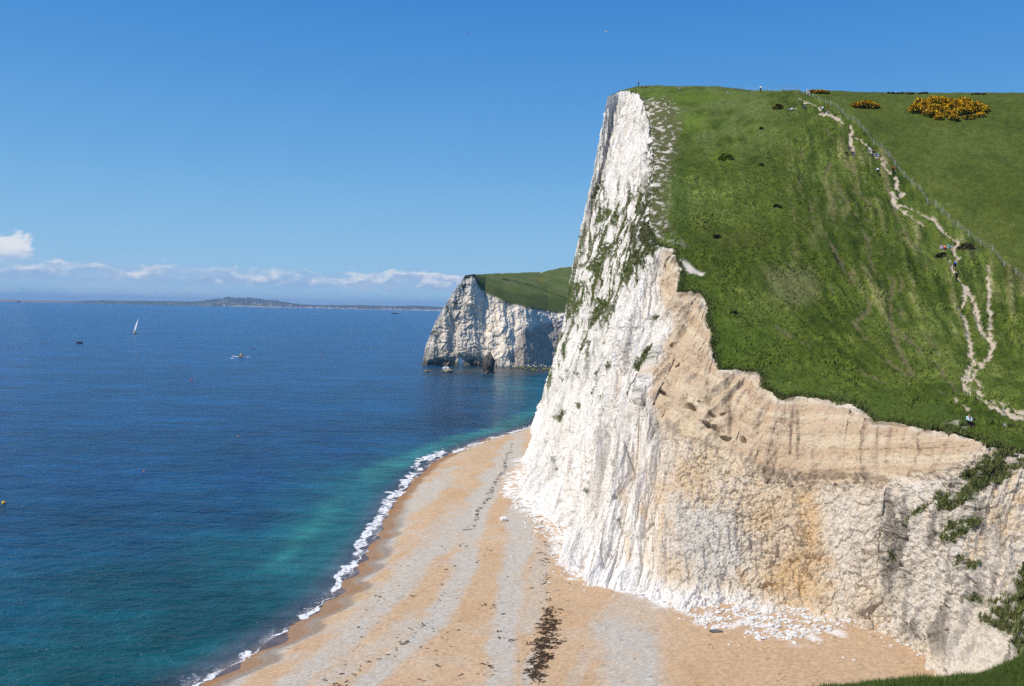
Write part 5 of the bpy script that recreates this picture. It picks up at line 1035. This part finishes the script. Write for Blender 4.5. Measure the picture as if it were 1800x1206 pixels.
# ------------------------------------------------------------------ bushes: leaf sprays through the volume of several lobes
def sprays(lobes, n, size, cols, seed, up_bias=.35, shell=.55):
    """lobes: (centre, radii); returns verts, faces, colours of leafy sprays"""
    r_ = np.random.default_rng(seed); vol = np.array([a[1][0] * a[1][1] * a[1][2] for a in lobes]) ** .67; pick = r_.choice(len(lobes), n, p=vol / vol.sum())
    cen = np.array([a[0] for a in lobes])[pick]; rad = np.array([a[1] for a in lobes])[pick]
    d_ = r_.normal(size=(n, 3)); d_[:, 2] = np.abs(d_[:, 2]) * 1.0 - .15; d_ /= np.linalg.norm(d_, axis=1)[:, None]
    rr = shell + (1.08 - shell) * r_.random(n) ** .6; p_ = cen + d_ * rad * rr[:, None]
    out_ = d_ + r_.normal(size=(n, 3)) * .6; out_[:, 2] += up_bias; out_ /= np.linalg.norm(out_, axis=1)[:, None]
    t1 = np.cross(out_, r_.normal(size=(n, 3))); t1 /= np.linalg.norm(t1, axis=1)[:, None]; L_ = size * (.6 + .8 * r_.random(n))[:, None]
    V = np.stack([p_ - t1 * L_ * .45, p_ + t1 * L_ * .45, p_ + out_ * L_ + t1 * L_ * .15, p_ + out_ * L_ * .8 - t1 * L_ * .3], 1).reshape(-1, 3)
    c_ = np.array(cols)[r_.integers(0, len(cols), n)] * (.7 + .6 * r_.random(n))[:, None]; C_ = np.repeat(c_, 4, 0); i = np.arange(n)[:, None] * 4 + np.arange(4)[None]
    return V, i, C_, rr
GORSE_G = [(.022, .034, .012), (.035, .045, .014), (.05, .05, .015)]; GORSE_Y = [(.90, .52, .015), (.95, .60, .03), (.78, .42, .010)]
def bush(name, label, cat, lobes, n, size, cols, flower=None, nf=0, seed=1, group=None):
    c0 = np.mean([a[0] for a in lobes], 0); c0[2] = min(a[0][2] for a in lobes); lb = [(np.array(a[0]) - c0, a[1]) for a in lobes]
    e_ = tag(empty(name, c0), label, cat, group); V, Fc, C, _ = sprays(lb, n, size, cols, seed); make_mesh('foliage', V, Fc, M_leaf, C, e_, smooth=False)
    if flower: V, Fc, C, _ = sprays(lb, nf, size * .8, flower, seed + 50, .5, .93); make_mesh('blossom', V, Fc, M_leaf, C, e_, smooth=False)
    bm = bmesh.new()
    for a, r_ in lb: tube(bm, (a[0], a[1], a[2] - r_[2] * .5 - .2), (a[0] + r_[0] * .1, a[1], a[2] + r_[2] * .4), .07 * min(r_) + .02, .03, 6)
    from_bm('stem', bm, M_wood, e_); return e_
def lobes_px(L_):
    out_ = []
    for px, py, rx, rz in L_:
        g_ = ground(px, py); j_ = rng.uniform(.7, 1.25, 3); out_.append(((g_[0], g_[1], g_[2] + rz * .2), (rx * j_[0], rx * .9 * j_[1], rz * j_[2])))
        for _ in range(2 if len(L_) > 4 else 0): a_ = rng.random() * 6.28; k2 = rng.uniform(.3, .55); out_.append(((g_[0] + math.cos(a_) * rx * .8, g_[1] + math.sin(a_) * rx * .8, g_[2] + rz * rng.uniform(.1, .75)), (rx * k2, rx * k2, rz * k2)))
    return out_
BIG = [(1610,198,1.3,1.2),(1625,193,1.4,1.4),(1640,198,1.5,1.4),(1640,187,1.4,1.5),(1655,185,1.4,1.6),(1658,198,1.6,1.5),(1668,206,1.3,1.2),(1680,192,1.6,1.5),(1690,201,1.5,1.3),(1700,191,1.5,1.5),(1712,197,1.4,1.3),(1722,201,1.2,1.2),(1615,186,1.0,1.1),(1630,204,1.1,1.0),(1650,209,.8,.7),(1676,211,1.1,.9),(1702,209,1.0,.8),(1724,208,.9,.8),(1645,205,1.1,1.0),(1670,188,1.4,1.4),(1690,188,1.3,1.3),(1730,196,.8,.9)]
bush('gorse_thicket', 'broad thicket of gorse in full orange yellow bloom on the pasture', 'gorse', lobes_px(BIG), 8000, .30, GORSE_G, GORSE_Y, 13000, 3)
bush('gorse_bush', 'low dome of yellow gorse standing alone left of the broad thicket', 'gorse', lobes_px([(1505,189,.9,.8),(1513,188.5,1.1,1.1),(1522,188,1.2,1.25),(1531,188.5,1.1,1.1),(1540,189,.9,.7)]), 2600, .28, GORSE_G, GORSE_Y, 2800, 4)
bush('gorse_bush', 'flat strip of yellow gorse on the skyline right of the stile', 'gorse', lobes_px([(1428,165.5,.7,.55),(1436,166,.8,.65),(1444,166,.8,.65),(1452,166.5,.7,.55)]), 1500, .25, GORSE_G, GORSE_Y, 1500, 5)
bush('gorse_bush', 'small round dark gorse with orange tips beside the picnic group', 'gorse', lobes_px([(1368,191,.8,.95),(1361,191,.5,.5),(1372,192,.6,.6)]), 1300, .22, GORSE_G, GORSE_Y, 260, 6)
for k_, (px, wd, lab) in enumerate([(1565,.7,'leftmost dark low bush on the pasture skyline'),(1582,.8,'low dark bush second from left on the pasture skyline'),(1598,.9,'browned gorse mound on the pasture skyline above the thicket'),(1622,1.0,'widest browned gorse mound on the pasture skyline'),(1712,.9,'browned gorse mound on the skyline right of the thicket'),(1725,.6,'small browned bush at far right on the skyline')]):
    bush('gorse_bush', lab, 'gorse', lobes_px([(px - 3, 165.5, wd * .5, .15), (px + 4, 165.5, wd * .55, .18)]), 600, .22, [(.12, .13, .03), (.18, .14, .04)], [(.30, .16, .02)] if k_ in (2, 3, 4) else None, 150, 10 + k_)
DARK = [(.022, .036, .016), (.034, .052, .020), (.050, .072, .026)]
bush('bush', 'dark round bush in the middle of the turf slope', 'bush', lobes_px([(1257,421,.45,.5),(1263,421,.5,.5)]), 900, .14, DARK, seed=31)
bush('bush', 'small dark bush high on the slope left of the steep tracks', 'bush', lobes_px([(1364,368,.5,.45),(1369,369,.4,.35)]), 700, .15, DARK, seed=32)
bush('bush', 'dark rounded bush on the path side below the seated trio', 'bush', lobes_px([(1650,456,.6,.45),(1657,459,.6,.45)]), 1000, .16, [(.07, .075, .028), (.04, .055, .02)], seed=33)
bush('bush', 'purplish brown scrub between the path bend and the fence', 'bush', lobes_px([(1692,440,.9,.4),(1700,441,.9,.4)]), 1000, .16, [(.12, .085, .055), (.08, .085, .03)], seed=34)
bush('bush', 'low dark bush low on the slope near the bare chalk notch', 'bush', lobes_px([(1288,556,.35,.22),(1293,557,.3,.2)]), 400, .12, DARK, seed=35)
bush('bush', 'yellow green bush on the upper left slope', 'bush', lobes_px([(1273,279,.9,.6),(1280,283,.8,.55),(1268,285,.7,.5)]), 1300, .20, [(.10, .16, .015), (.16, .20, .02)], seed=36)
bush('bush', 'tiny bright green bush below the small round gorse', 'bush', lobes_px([(1338,229,.45,.4)]), 400, .16, [(.08, .13, .015), (.03, .05, .01)], seed=37)
bush('bush', 'tiny green bush with a dark side on the left of the slope', 'bush', lobes_px([(1338,294,.4,.4)]), 400, .16, [(.07, .11, .015), (.03, .05, .01)], seed=38)
for k_, (px, py, r_, lab) in enumerate([(1575,1112,.45,'leafy green clump at the foot of the cliff, left end of the low row'),(1588,1116,.3,'small green clump just right of the left end clump under the cliff'),(1624,1132,.5,'rounded green clump in the middle of the row at the cliff foot'),(1640,1142,.3,'small green clump below the middle of the row at the cliff foot'),(1659,1163,.34,'round green tuft where the sand meets the cliff foot'),(1682,1170,.4,'green clump nearest the foreground grass at the cliff foot')]):
    g_ = at_z(np.array([px * 1.0]), np.array([py * 1.0]), 3.0)[0]; bush('bush', lab, 'bush', [((g_[0], g_[1], g_[2] - .05), (r_ * 1.2, r_, r_ * .7)), ((g_[0] + r_, g_[1], g_[2] - .15), (r_ * .8, r_ * .8, r_ * .5))], 700, .11, [(.035, .065, .014), (.06, .10, .02), (.02, .035, .01)], seed=60 + k_)

# ------------------------------------------------------------------ boats, buoys, birds
def hull(L_, B_, D_, bow=.5, n=14, sheer=.15):
    xs = np.linspace(-.5, .5, n); V, Fc = [], []
    for x in xs:
        wdt = B_ / 2 * (1 - max(0, (x - .5 + bow) / bow) ** 2.2) * (.82 + .18 * min(1, (x + .5) * 4)); zt = D_ * (1 + sheer * (2 * abs(x)) ** 2)
        for sx_, zz_ in ((-1, zt), (-.92, D_ * .35), (-.5, -D_ * .2), (0, -D_ * .4), (.5, -D_ * .2), (.92, D_ * .35), (1, zt)): V.append((sx_ * wdt, x * L_, zz_))
    for i in range(n - 1):
        for j in range(6): a = i * 7 + j; Fc.append((a, a + 1, a + 8, a + 7))
        Fc.append((i * 7, i * 7 + 7, i * 7 + 13, i * 7 + 6))
    bm = bmesh.new(); vs = [bm.verts.new(v_) for v_ in V]
    for f_ in Fc: bm.faces.new([vs[k_] for k_ in f_])
    bm.faces.new(vs[:7]); bm.faces.new(vs[-7:]); bmesh.ops.recalc_face_normals(bm, faces=bm.faces); return bm
def sail(bm, a, b, c, belly, th=.04, n=8):
    """three-cornered sail with belly and thickness: foot a-b, head c"""
    a, b, c = map(Vector, (a, b, c)); nr = (b - a).cross(c - a).normalized(); g = []
    for side in (0, 1):
        for i in range(n + 1):
            for j in range(n + 1):
                u, v_ = i / n, j / n; p_ = a.lerp(b, u).lerp(c, v_); g.append(bm.verts.new(p_ + nr * (belly * math.sin(math.pi * u) * math.sin(math.pi * (.15 + .8 * v_)) + th * (side - .5))))
    m = n + 1
    for side in (0, 1):
        for i in range(n):
            for j in range(n):
                q_ = [g[side * m * m + i * m + j], g[side * m * m + (i + 1) * m + j], g[side * m * m + (i + 1) * m + j + 1], g[side * m * m + i * m + j + 1]]; bm.faces.new(q_ if side else q_[::-1])
    for i in range(n):
        for f_ in ((lambda k_: i * m, ), ):
            bm.faces.new([g[i * m], g[(i + 1) * m], g[m * m + (i + 1) * m], g[m * m + i * m]])
        bm.faces.new([g[i], g[m * m + i], g[m * m + i + 1], g[i + 1]]); bm.faces.new([g[n * m + i], g[n * m + i + 1], g[m * m + n * m + i + 1], g[m * m + n * m + i]])
def sailboat(label, loc, rz, L_, Hm, hc, heel=0.0, group=None):
    e_ = tag(empty('sailing_boat', loc, rz), label, 'sailing boat', group); e_.rotation_euler = (0, heel, rz)
    from_bm('hull', hull(L_, L_ * .30, L_ * .11), cmat(hc, .4), e_, False)
    bm = bmesh.new(); boxes_mesh(bm, (-L_ * .08, -L_ * .15, L_ * .10), (L_ * .08, L_ * .15, L_ * .17)); bmesh.ops.bevel(bm, geom=bm.edges[:], offset=L_ * .02, segments=2, affect='EDGES'); from_bm('cabin', bm, cmat((.6, .58, .52), .5), e_)
    bm = bmesh.new(); tube(bm, (0, L_ * .08, 0), (0, L_ * .08, Hm), L_ * .011, L_ * .006, 8); from_bm('mast', bm, cmat((.4, .4, .4), .4), e_)
    bm = bmesh.new(); tube(bm, (0, L_ * .08, L_ * .22), (-L_ * .05, -L_ * .33, L_ * .24), L_ * .008, seg=6); from_bm('boom', bm, cmat((.4, .4, .4), .4), e_)
    bm = bmesh.new(); sail(bm, (0, L_ * .07, L_ * .25), (-L_ * .05, -L_ * .33, L_ * .26), (0, L_ * .07, Hm * .98), L_ * .035); from_bm('mainsail', bm, cmat((.85, .86, .88)), e_, True)
    bm = bmesh.new(); sail(bm, (0, L_ * .48, L_ * .16), (-L_ * .10, -L_ * .02, L_ * .20), (0, L_ * .09, Hm * .88), L_ * .05); from_bm('jib', bm, cmat((.74, .75, .79)), e_, True)
    return e_
sailboat('tan hulled sailing boat with white sails, heeling, largest of the boats', bz(236, 586.5, 0), R(38), 9.5, 16.5, (.66, .44, .18), R(15))
for k_, (px, py, hm, lab) in enumerate([(408,544.8,14,'tiny white yacht below the wooded hill on the far shore'),(590,548.4,13,'tiny white yacht off the far town, left of the ship'),(441,545,10,'tiny white yacht just right of the one below the wooded hill'),(182,539,9,'tiny white yacht farthest left along the far shore'),(566,548.3,8,'small white yacht left of the yacht off the far town')]):
    Y_ = 6500.0; p_ = at_y(np.array([px * 1.0]), np.array([540.0]), [Y_])[0]; sailboat(lab, (p_[0], p_[1], 0), R(-70 + 30 * k_), hm * .7, hm * 1.3, (.75, .75, .75), 0)
p_ = bz(139, 603.5, 0); e_ = tag(empty('fishing_boat', p_, R(82)), 'dark red fishing boat low in the water left of the sailing boat', 'fishing boat')
from_bm('hull', hull(5.6, 2.0, .75), cmat((.16, .03, .03), .5), e_)
bm = bmesh.new(); boxes_mesh(bm, (-.6, -1.9, .5), (.6, .5, 1.25)); bmesh.ops.bevel(bm, geom=bm.edges[:], offset=.1, segments=1, affect='EDGES'); from_bm('wheelhouse', bm, cmat((.02, .025, .05), .5), e_)
bm = bmesh.new(); tube(bm, (0, -2.1, .6), (0, -2.2, 2.1), .05, .03, 6); tube(bm, (-.4, -2.15, 1.7), (.4, -2.15, 1.7), .03, seg=6); from_bm('mast', bm, cmat((.5, .45, .42)), e_)
bm = bmesh.new(); tube(bm, (-.3, -2.3, .9), (.3, -2.3, .9), .16, seg=8); from_bm('net_drum', bm, cmat((.35, .12, .10)), e_)
def ship(label, px, py, Y_, L_, c1, c2, c3):
    p_ = at_y(np.array([px * 1.0]), np.array([py * 1.0]), [Y_])[0]; e_ = tag(empty('ship', (p_[0], p_[1], 0), R(88)), label, 'ship'); from_bm('hull', hull(L_, L_ * .16, L_ * .10, .25), cmat(c1, .5), e_)
    bm = bmesh.new(); boxes_mesh(bm, (-L_ * .06, -L_ * .42, L_ * .10), (L_ * .06, -L_ * .22, L_ * .24)); boxes_mesh(bm, (-L_ * .05, -L_ * .38, L_ * .24), (L_ * .05, -L_ * .26, L_ * .29)); from_bm('superstructure', bm, cmat(c2, .5), e_)
    bm = bmesh.new(); tube(bm, (0, -L_ * .40, L_ * .24), (0, -L_ * .40, L_ * .38), L_ * .025, seg=10); from_bm('funnel', bm, cmat(c3, .5), e_)
    bm = bmesh.new(); boxes_mesh(bm, (-L_ * .06, -L_ * .18, L_ * .10), (L_ * .06, L_ * .36, L_ * .125)); from_bm('hatch', bm, cmat((.25, .05, .05), .5), e_)
    bm = bmesh.new(); tube(bm, (0, L_ * .30, L_ * .1), (0, L_ * .30, L_ * .24), L_ * .007, seg=6); from_bm('mast', bm, cmat(c2), e_); return e_
ship('dark hulled coaster with a white bridge off the far town', 695, 552, 4300, 40, (.02, .02, .04), (.70, .62, .62), (.35, .05, .05))
sh_ = ship('grey silhouetted ship on the horizon at the far left', 31, 533, 8800, 52, (.04, .05, .07), (.05, .06, .08), (.05, .06, .08))
def buoy(label, px, py, r_, c):
    p_ = bz(px, py, 0); e_ = tag(empty('buoy', (p_[0], p_[1], 0)), label, 'buoy'); bm = bmesh.new(); bmesh.ops.create_uvsphere(bm, u_segments=14, v_segments=10, radius=r_); bmesh.ops.translate(bm, verts=bm.verts, vec=(0, 0, r_ * .35)); from_bm('float', bm, cmat(c, .4), e_, True)
    bm = bmesh.new(); tube(bm, (0, 0, r_ * 1.2), (0, 0, r_ * 2.0), r_ * .12, seg=6); from_bm('handle', bm, cmat((.1, .1, .1)), e_)
buoy('pink red buoy floating below the pointed rock at sea', 337, 669, .38, (.75, .05, .10))
buoy('yellow buoy at the left edge of the sea', 6.5, 885, .30, (.75, .50, .03))
buoy('faint orange buoy right below the sailing boat', 242, 629, .36, (.55, .22, .12))
buoy('faint orange buoy left of the red fishing boat', 77, 603, .36, (.55, .20, .15))
buoy('small orange buoy in the dark water left of the beach', 253, 829, .17, (.65, .28, .12))
buoy('small orange buoy in the middle of the bay', 418, 768, .19, (.60, .30, .15))
buoy('red buoy between the sailing boat and the far headland', 563, 629, .34, (.65, .10, .12))
def gull(label, px, py, Y_, rz, c, span=1.25, bank=.15):
    p_ = at_y(np.array([px * 1.0]), np.array([py * 1.0]), [Y_])[0]; e_ = tag(empty('gull', p_), label, 'gull'); e_.rotation_euler = (0, bank, rz)
    h_ = span / 2; pts_ = [(0, -.02, 0), (0, .14, .01), (0, .24, .03), (0, .31, .02), (0, -.20, .0), (0, -.32, .01)]; ed = [(0, 1), (1, 2), (2, 3), (0, 4), (4, 5)]; rr = [.07, .065, .042, .015, .05, (.06, .012)]
    for sx_ in (-1, 1):
        b_ = len(pts_); pts_ += [(sx_ * .12, .08, .04), (sx_ * h_ * .5, .13, .14), (sx_ * h_ * .8, .03, .12), (sx_ * h_, -.10, .08)]; ed += [(1, b_), (b_, b_ + 1), (b_ + 1, b_ + 2), (b_ + 2, b_ + 3)]; rr += [(.075, .022), (.075, .012), (.055, .009), (.02, .006)]
    skin_mesh('gull_body', pts_, ed, rr, cmat(c, .8), e_)
    bm = bmesh.new(); tube(bm, (0, .31, .02), (0, .37, .01), .014, .004, 6); from_bm('beak', bm, cmat((.6, .35, .05)), e_)
gull('white gull gliding high above the cliff top', 1065, 56, 125, R(-70), (.75, .75, .76), 1.3, .2)
gull('grey gull gliding high in open sky left of the cliff', 823, 60, 190, R(80), (.30, .30, .32), 1.1)
gull('pale gull gliding just above the far town', 691, 531, 230, R(70), (.68, .68, .70), 1.1)
gull('brownish gull above the other one, over the far town', 686, 510.5, 260, R(-80), (.40, .38, .36), 1.2)
gull('distant speck of a gull in the middle of the sky', 908, 268, 330, R(60), (.6, .6, .62), 1.0)

# ------------------------------------------------------------------ buildings along the far shore (one built, the rest copied with their parts)
def house():
    e_ = empty('house', (0, 0, 0)); bm = bmesh.new(); boxes_mesh(bm, (-6, -5, 0), (6, 5, 8)); from_bm('wall', bm, cmat((.84, .82, .78)), e_)
    bm = bmesh.new(); vs = [bm.verts.new(v_) for v_ in ((-6.4, -5.4, 8), (6.4, -5.4, 8), (6.4, 5.4, 8), (-6.4, 5.4, 8), (-6.4, 0, 12), (6.4, 0, 12))]
    for f_ in ((0, 1, 5, 4), (2, 3, 4, 5), (0, 4, 3), (1, 2, 5), (0, 3, 2, 1)): bm.faces.new([vs[k_] for k_ in f_])
    from_bm('roof', bm, cmat((.20, .15, .13)), e_); return e_
hs = house(); spots = []
for k_ in range(64):
    px = rng.choice([rng.uniform(655, 775), rng.uniform(515, 650), rng.uniform(375, 510), rng.uniform(690, 775)]); up_ = rng.random() ** 2 * (.5 if px < 510 else .25); spots.append((px, up_))
kids = list(hs.children)
for k_, (px, up_) in enumerate(spots):
    o = hs if k_ == 0 else hs.copy()
    if k_:
        COL.objects.link(o)
        for c_ in kids: d_ = c_.copy(); COL.objects.link(d_); d_.parent = o
    pr_ = np.interp(px, fpx, fprof) * 10000 / F; Yh = 10000 + up_ * 500 - 12; o.location = ((px - CX) / F * Yh, Yh, max(1.5, up_ * pr_ * .9)); s_ = rng.uniform(1.2, 2.1); o.scale = (s_ * rng.uniform(1, 2.4), s_, s_); tag(o, 'pale house among the distant buildings strung along the far shore', 'house', 'houses along the far shore')

# ================================================================== grass
def tufts(name, pts, hgt, cols, blades=5, lean=.55, width=.16, seed=1, nrm_=None):
    r_ = np.random.default_rng(seed); n = len(pts); N_ = n * blades; b_ = np.repeat(pts, blades, 0); h_ = np.repeat(hgt, blades) * (.6 + .7 * r_.random(N_))
    a = r_.random(N_) * 6.283; sp = np.repeat(hgt, blades) * .45; base_ = b_ + np.stack([np.cos(a) * sp * r_.random(N_), np.sin(a) * sp * r_.random(N_), 0 * a], -1)
    a2 = r_.random(N_) * 6.283; ln = lean * r_.random(N_) * h_; tip = base_ + np.stack([np.cos(a2) * ln + .12 * h_, np.sin(a2) * ln, h_], -1); a3 = r_.random(N_) * 3.1416; wd = width * h_
    sd_ = np.stack([np.cos(a3) * wd, np.sin(a3) * wd, 0 * a3], -1); base_[:, 2] -= .06
    V = np.stack([base_ - sd_, base_ + sd_, tip], 1).reshape(-1, 3); C_ = np.repeat(np.repeat(cols, blades, 0) * (.75 + .5 * r_.random(N_))[:, None], 3, 0); return make_mesh(name, V, np.arange(N_ * 3).reshape(-1, 3), M_blade, C_, smooth=False)
M_blade = earth_mat('grass_blade', fine=9, amt=.15, bump=0.0, rough=.75, spec=.2)
NTUFT = 170000
ok = keep & (pathm < .35) & (track < .5) & (bare < .5); idx_ = np.where(ok & (gp[:, 0] > 1050) & (gp[:, 0] < 1850) & (gp[:, 1] > 130))[0]
wgt = (rough[idx_] * .9 + .1) * (1 - .5 * top_smooth[idx_]) * np.where(zz[idx_] > 0, 1, 1) * (0.35 + np.clip(n2[idx_] + .5, 0, 1)); pickt = rng.choice(idx_, NTUFT, p=wgt / wgt.sum())
tp_ = gv[pickt].copy(); tp_[:, :2] += rng.normal(size=(NTUFT, 2)) * .15
th = (.12 + .42 * rng.random(NTUFT) ** 2) * (.35 + .65 * rough[pickt]) * (1 - .45 * top_smooth[pickt]) * np.clip(.6 + n2[pickt], .5, 1.3)
tc_ = GC[pickt] * (1.0 + .5 * rng.random((NTUFT, 1))); tag(tufts('grass', tp_, th, tc_, 4, seed=2, width=.20), kind='stuff')
# shaggy edge hanging over the cliff
L_ = BR[:, :2]; sg = np.concatenate([[0], np.cumsum(np.linalg.norm(np.diff(L_, axis=0), axis=1))]); u = rng.random(17000) * sg[-1]; ex = np.column_stack([np.interp(u, sg, L_[:, 0]), np.interp(u, sg, L_[:, 1])]) + rng.normal(size=(17000, 2)) * .42
ez = hill_at(ex[:, 0], ex[:, 1]) ; ek = inside(ex, poly) & (ex[:, 1] < 150); ex, ez = ex[ek], ez[ek]
# and on the green ledges of the face
vk = np.where((CLIFF_VEG > .6) & (CLIFF_PS[:, 0] > 900) & (CLIFF_PS[:, 0] < 1840) & (CLIFF_PS[:, 1] < 1200))[0]; vk = rng.choice(vk, min(26000, len(vk)), replace=len(vk) < 26000); vp = CLIFF_P[vk] + rng.normal(size=(len(vk), 3)) * .1
both = np.vstack([np.column_stack([ex, ez]), vp]); cb = np.vstack([np.tile((.100, .125, .032), (len(ex), 1)) * (.6 + .8 * rng.random((len(ex), 1))), np.tile((.130, .145, .045), (len(vp), 1)) * (.6 + .9 * rng.random((len(vp), 1)))])
tag(tufts('ledge_grass', both, np.concatenate([.22 + .25 * rng.random(len(ex)), .16 + .26 * rng.random(len(vp))]), cb, 4, seed=5, width=.16, lean=.9), kind='stuff')

# ------------------------------------------------------------------ the ground at the photographer's feet
FG = np.array([(1380,1222,27),(1450,1208,27),(1550,1197,27),(1650,1190,27),(1700,1184,27.5),(1760,1166,28),(1800,1147,28),(1900,1105,28.5),(2050,1080,28)], float); FG[:, 1] += np.interp(FG[:, 0], [1400, 1800], [6, 12]); FGP = at_y(FG[:, 0], FG[:, 1], FG[:, 2])
FGP = np.vstack([FGP, FGP + np.array([0, 4.5, -5.0]), FGP + np.array([0, -7, 1.2]), [(0, 0, 30.35), (6, 2, 30.2), (-6, 2, 29.3), (0, 8, 25.5), (8, 12, 24.8), (16, 10, 27.5), (22, 16, 26.5), (-6, 12, 22), (0, 20, 18.5), (6, 26, 16.5), (0, -6, 31), (30, 20, 28), (34, 2, 33)]])
FGM = rbf_fit(FGP); fgx = np.arange(-8, 36, .11); fgy = np.arange(-6, 34, .11); XX, YY = np.meshgrid(fgx, fgy, indexing='ij'); fq = np.column_stack([XX.ravel(), YY.ravel()]); fz_ = rbf_eval(FGM, fq); fz_ += .10 * fbm(fq * .6, 3, off=4) + .06 * fbm(fq * 1.9, 2, off=5)
fC = mix(np.tile((.035, .062, .012), (len(fq), 1)), (.06, .09, .02), sstep(-.3, .4, fbm(fq * .5, 3)))
tag(make_mesh('near_slope', np.column_stack([fq, fz_]), grid_faces(len(fgx), len(fgy)), M_grass, fC), kind='structure')
fpj = project(np.column_stack([fq, fz_])); fk = np.where((fpj[:, 0] > 1330) & (fpj[:, 0] < 1860) & (fpj[:, 1] > 1080) & (fpj[:, 1] < 1240) & (fq[:, 1] > 14))[0]
fk = rng.choice(fk, 26000); fp_ = np.column_stack([fq, fz_])[fk] + np.column_stack([rng.normal(size=(26000, 2)) * .06, np.zeros(26000)]); fcol = mix(np.tile((.066, .115, .016), (26000, 1)), (.13, .17, .045), rng.random(26000) ** 2) * (.7 + .6 * rng.random((26000, 1)))
tag(tufts('near_grass', fp_, (.09 + .20 * rng.random(26000) ** 1.5) * np.clip(.9 + 1.2 * fbm(fq[fk] * .5, 2, off=3), .4, 1.6), fcol, 5, .7, .05, seed=9), kind='stuff')

# ------------------------------------------------------------------ the air over the bay
HAZE = 4.8e-5
def haze():
    bm = bmesh.new(); boxes_mesh(bm, (-21500, -900, -6), (21500, 21500, 165)); m = bpy.data.materials.new('sea_air'); m.use_nodes = True; nt = m.node_tree; nt.nodes.remove(nt.nodes['Principled BSDF'])
    v_ = nt.nodes.new('ShaderNodeVolumePrincipled'); v_.inputs['Color'].default_value = (.27, .56, 1.0, 1); v_.inputs['Density'].default_value = HAZE; v_.inputs['Anisotropy'].default_value = .1
    nt.links.new(v_.outputs['Volume'], nt.nodes['Material Output'].inputs['Volume']); o = from_bm('haze', bm, m); tag(o, kind='stuff')
haze()
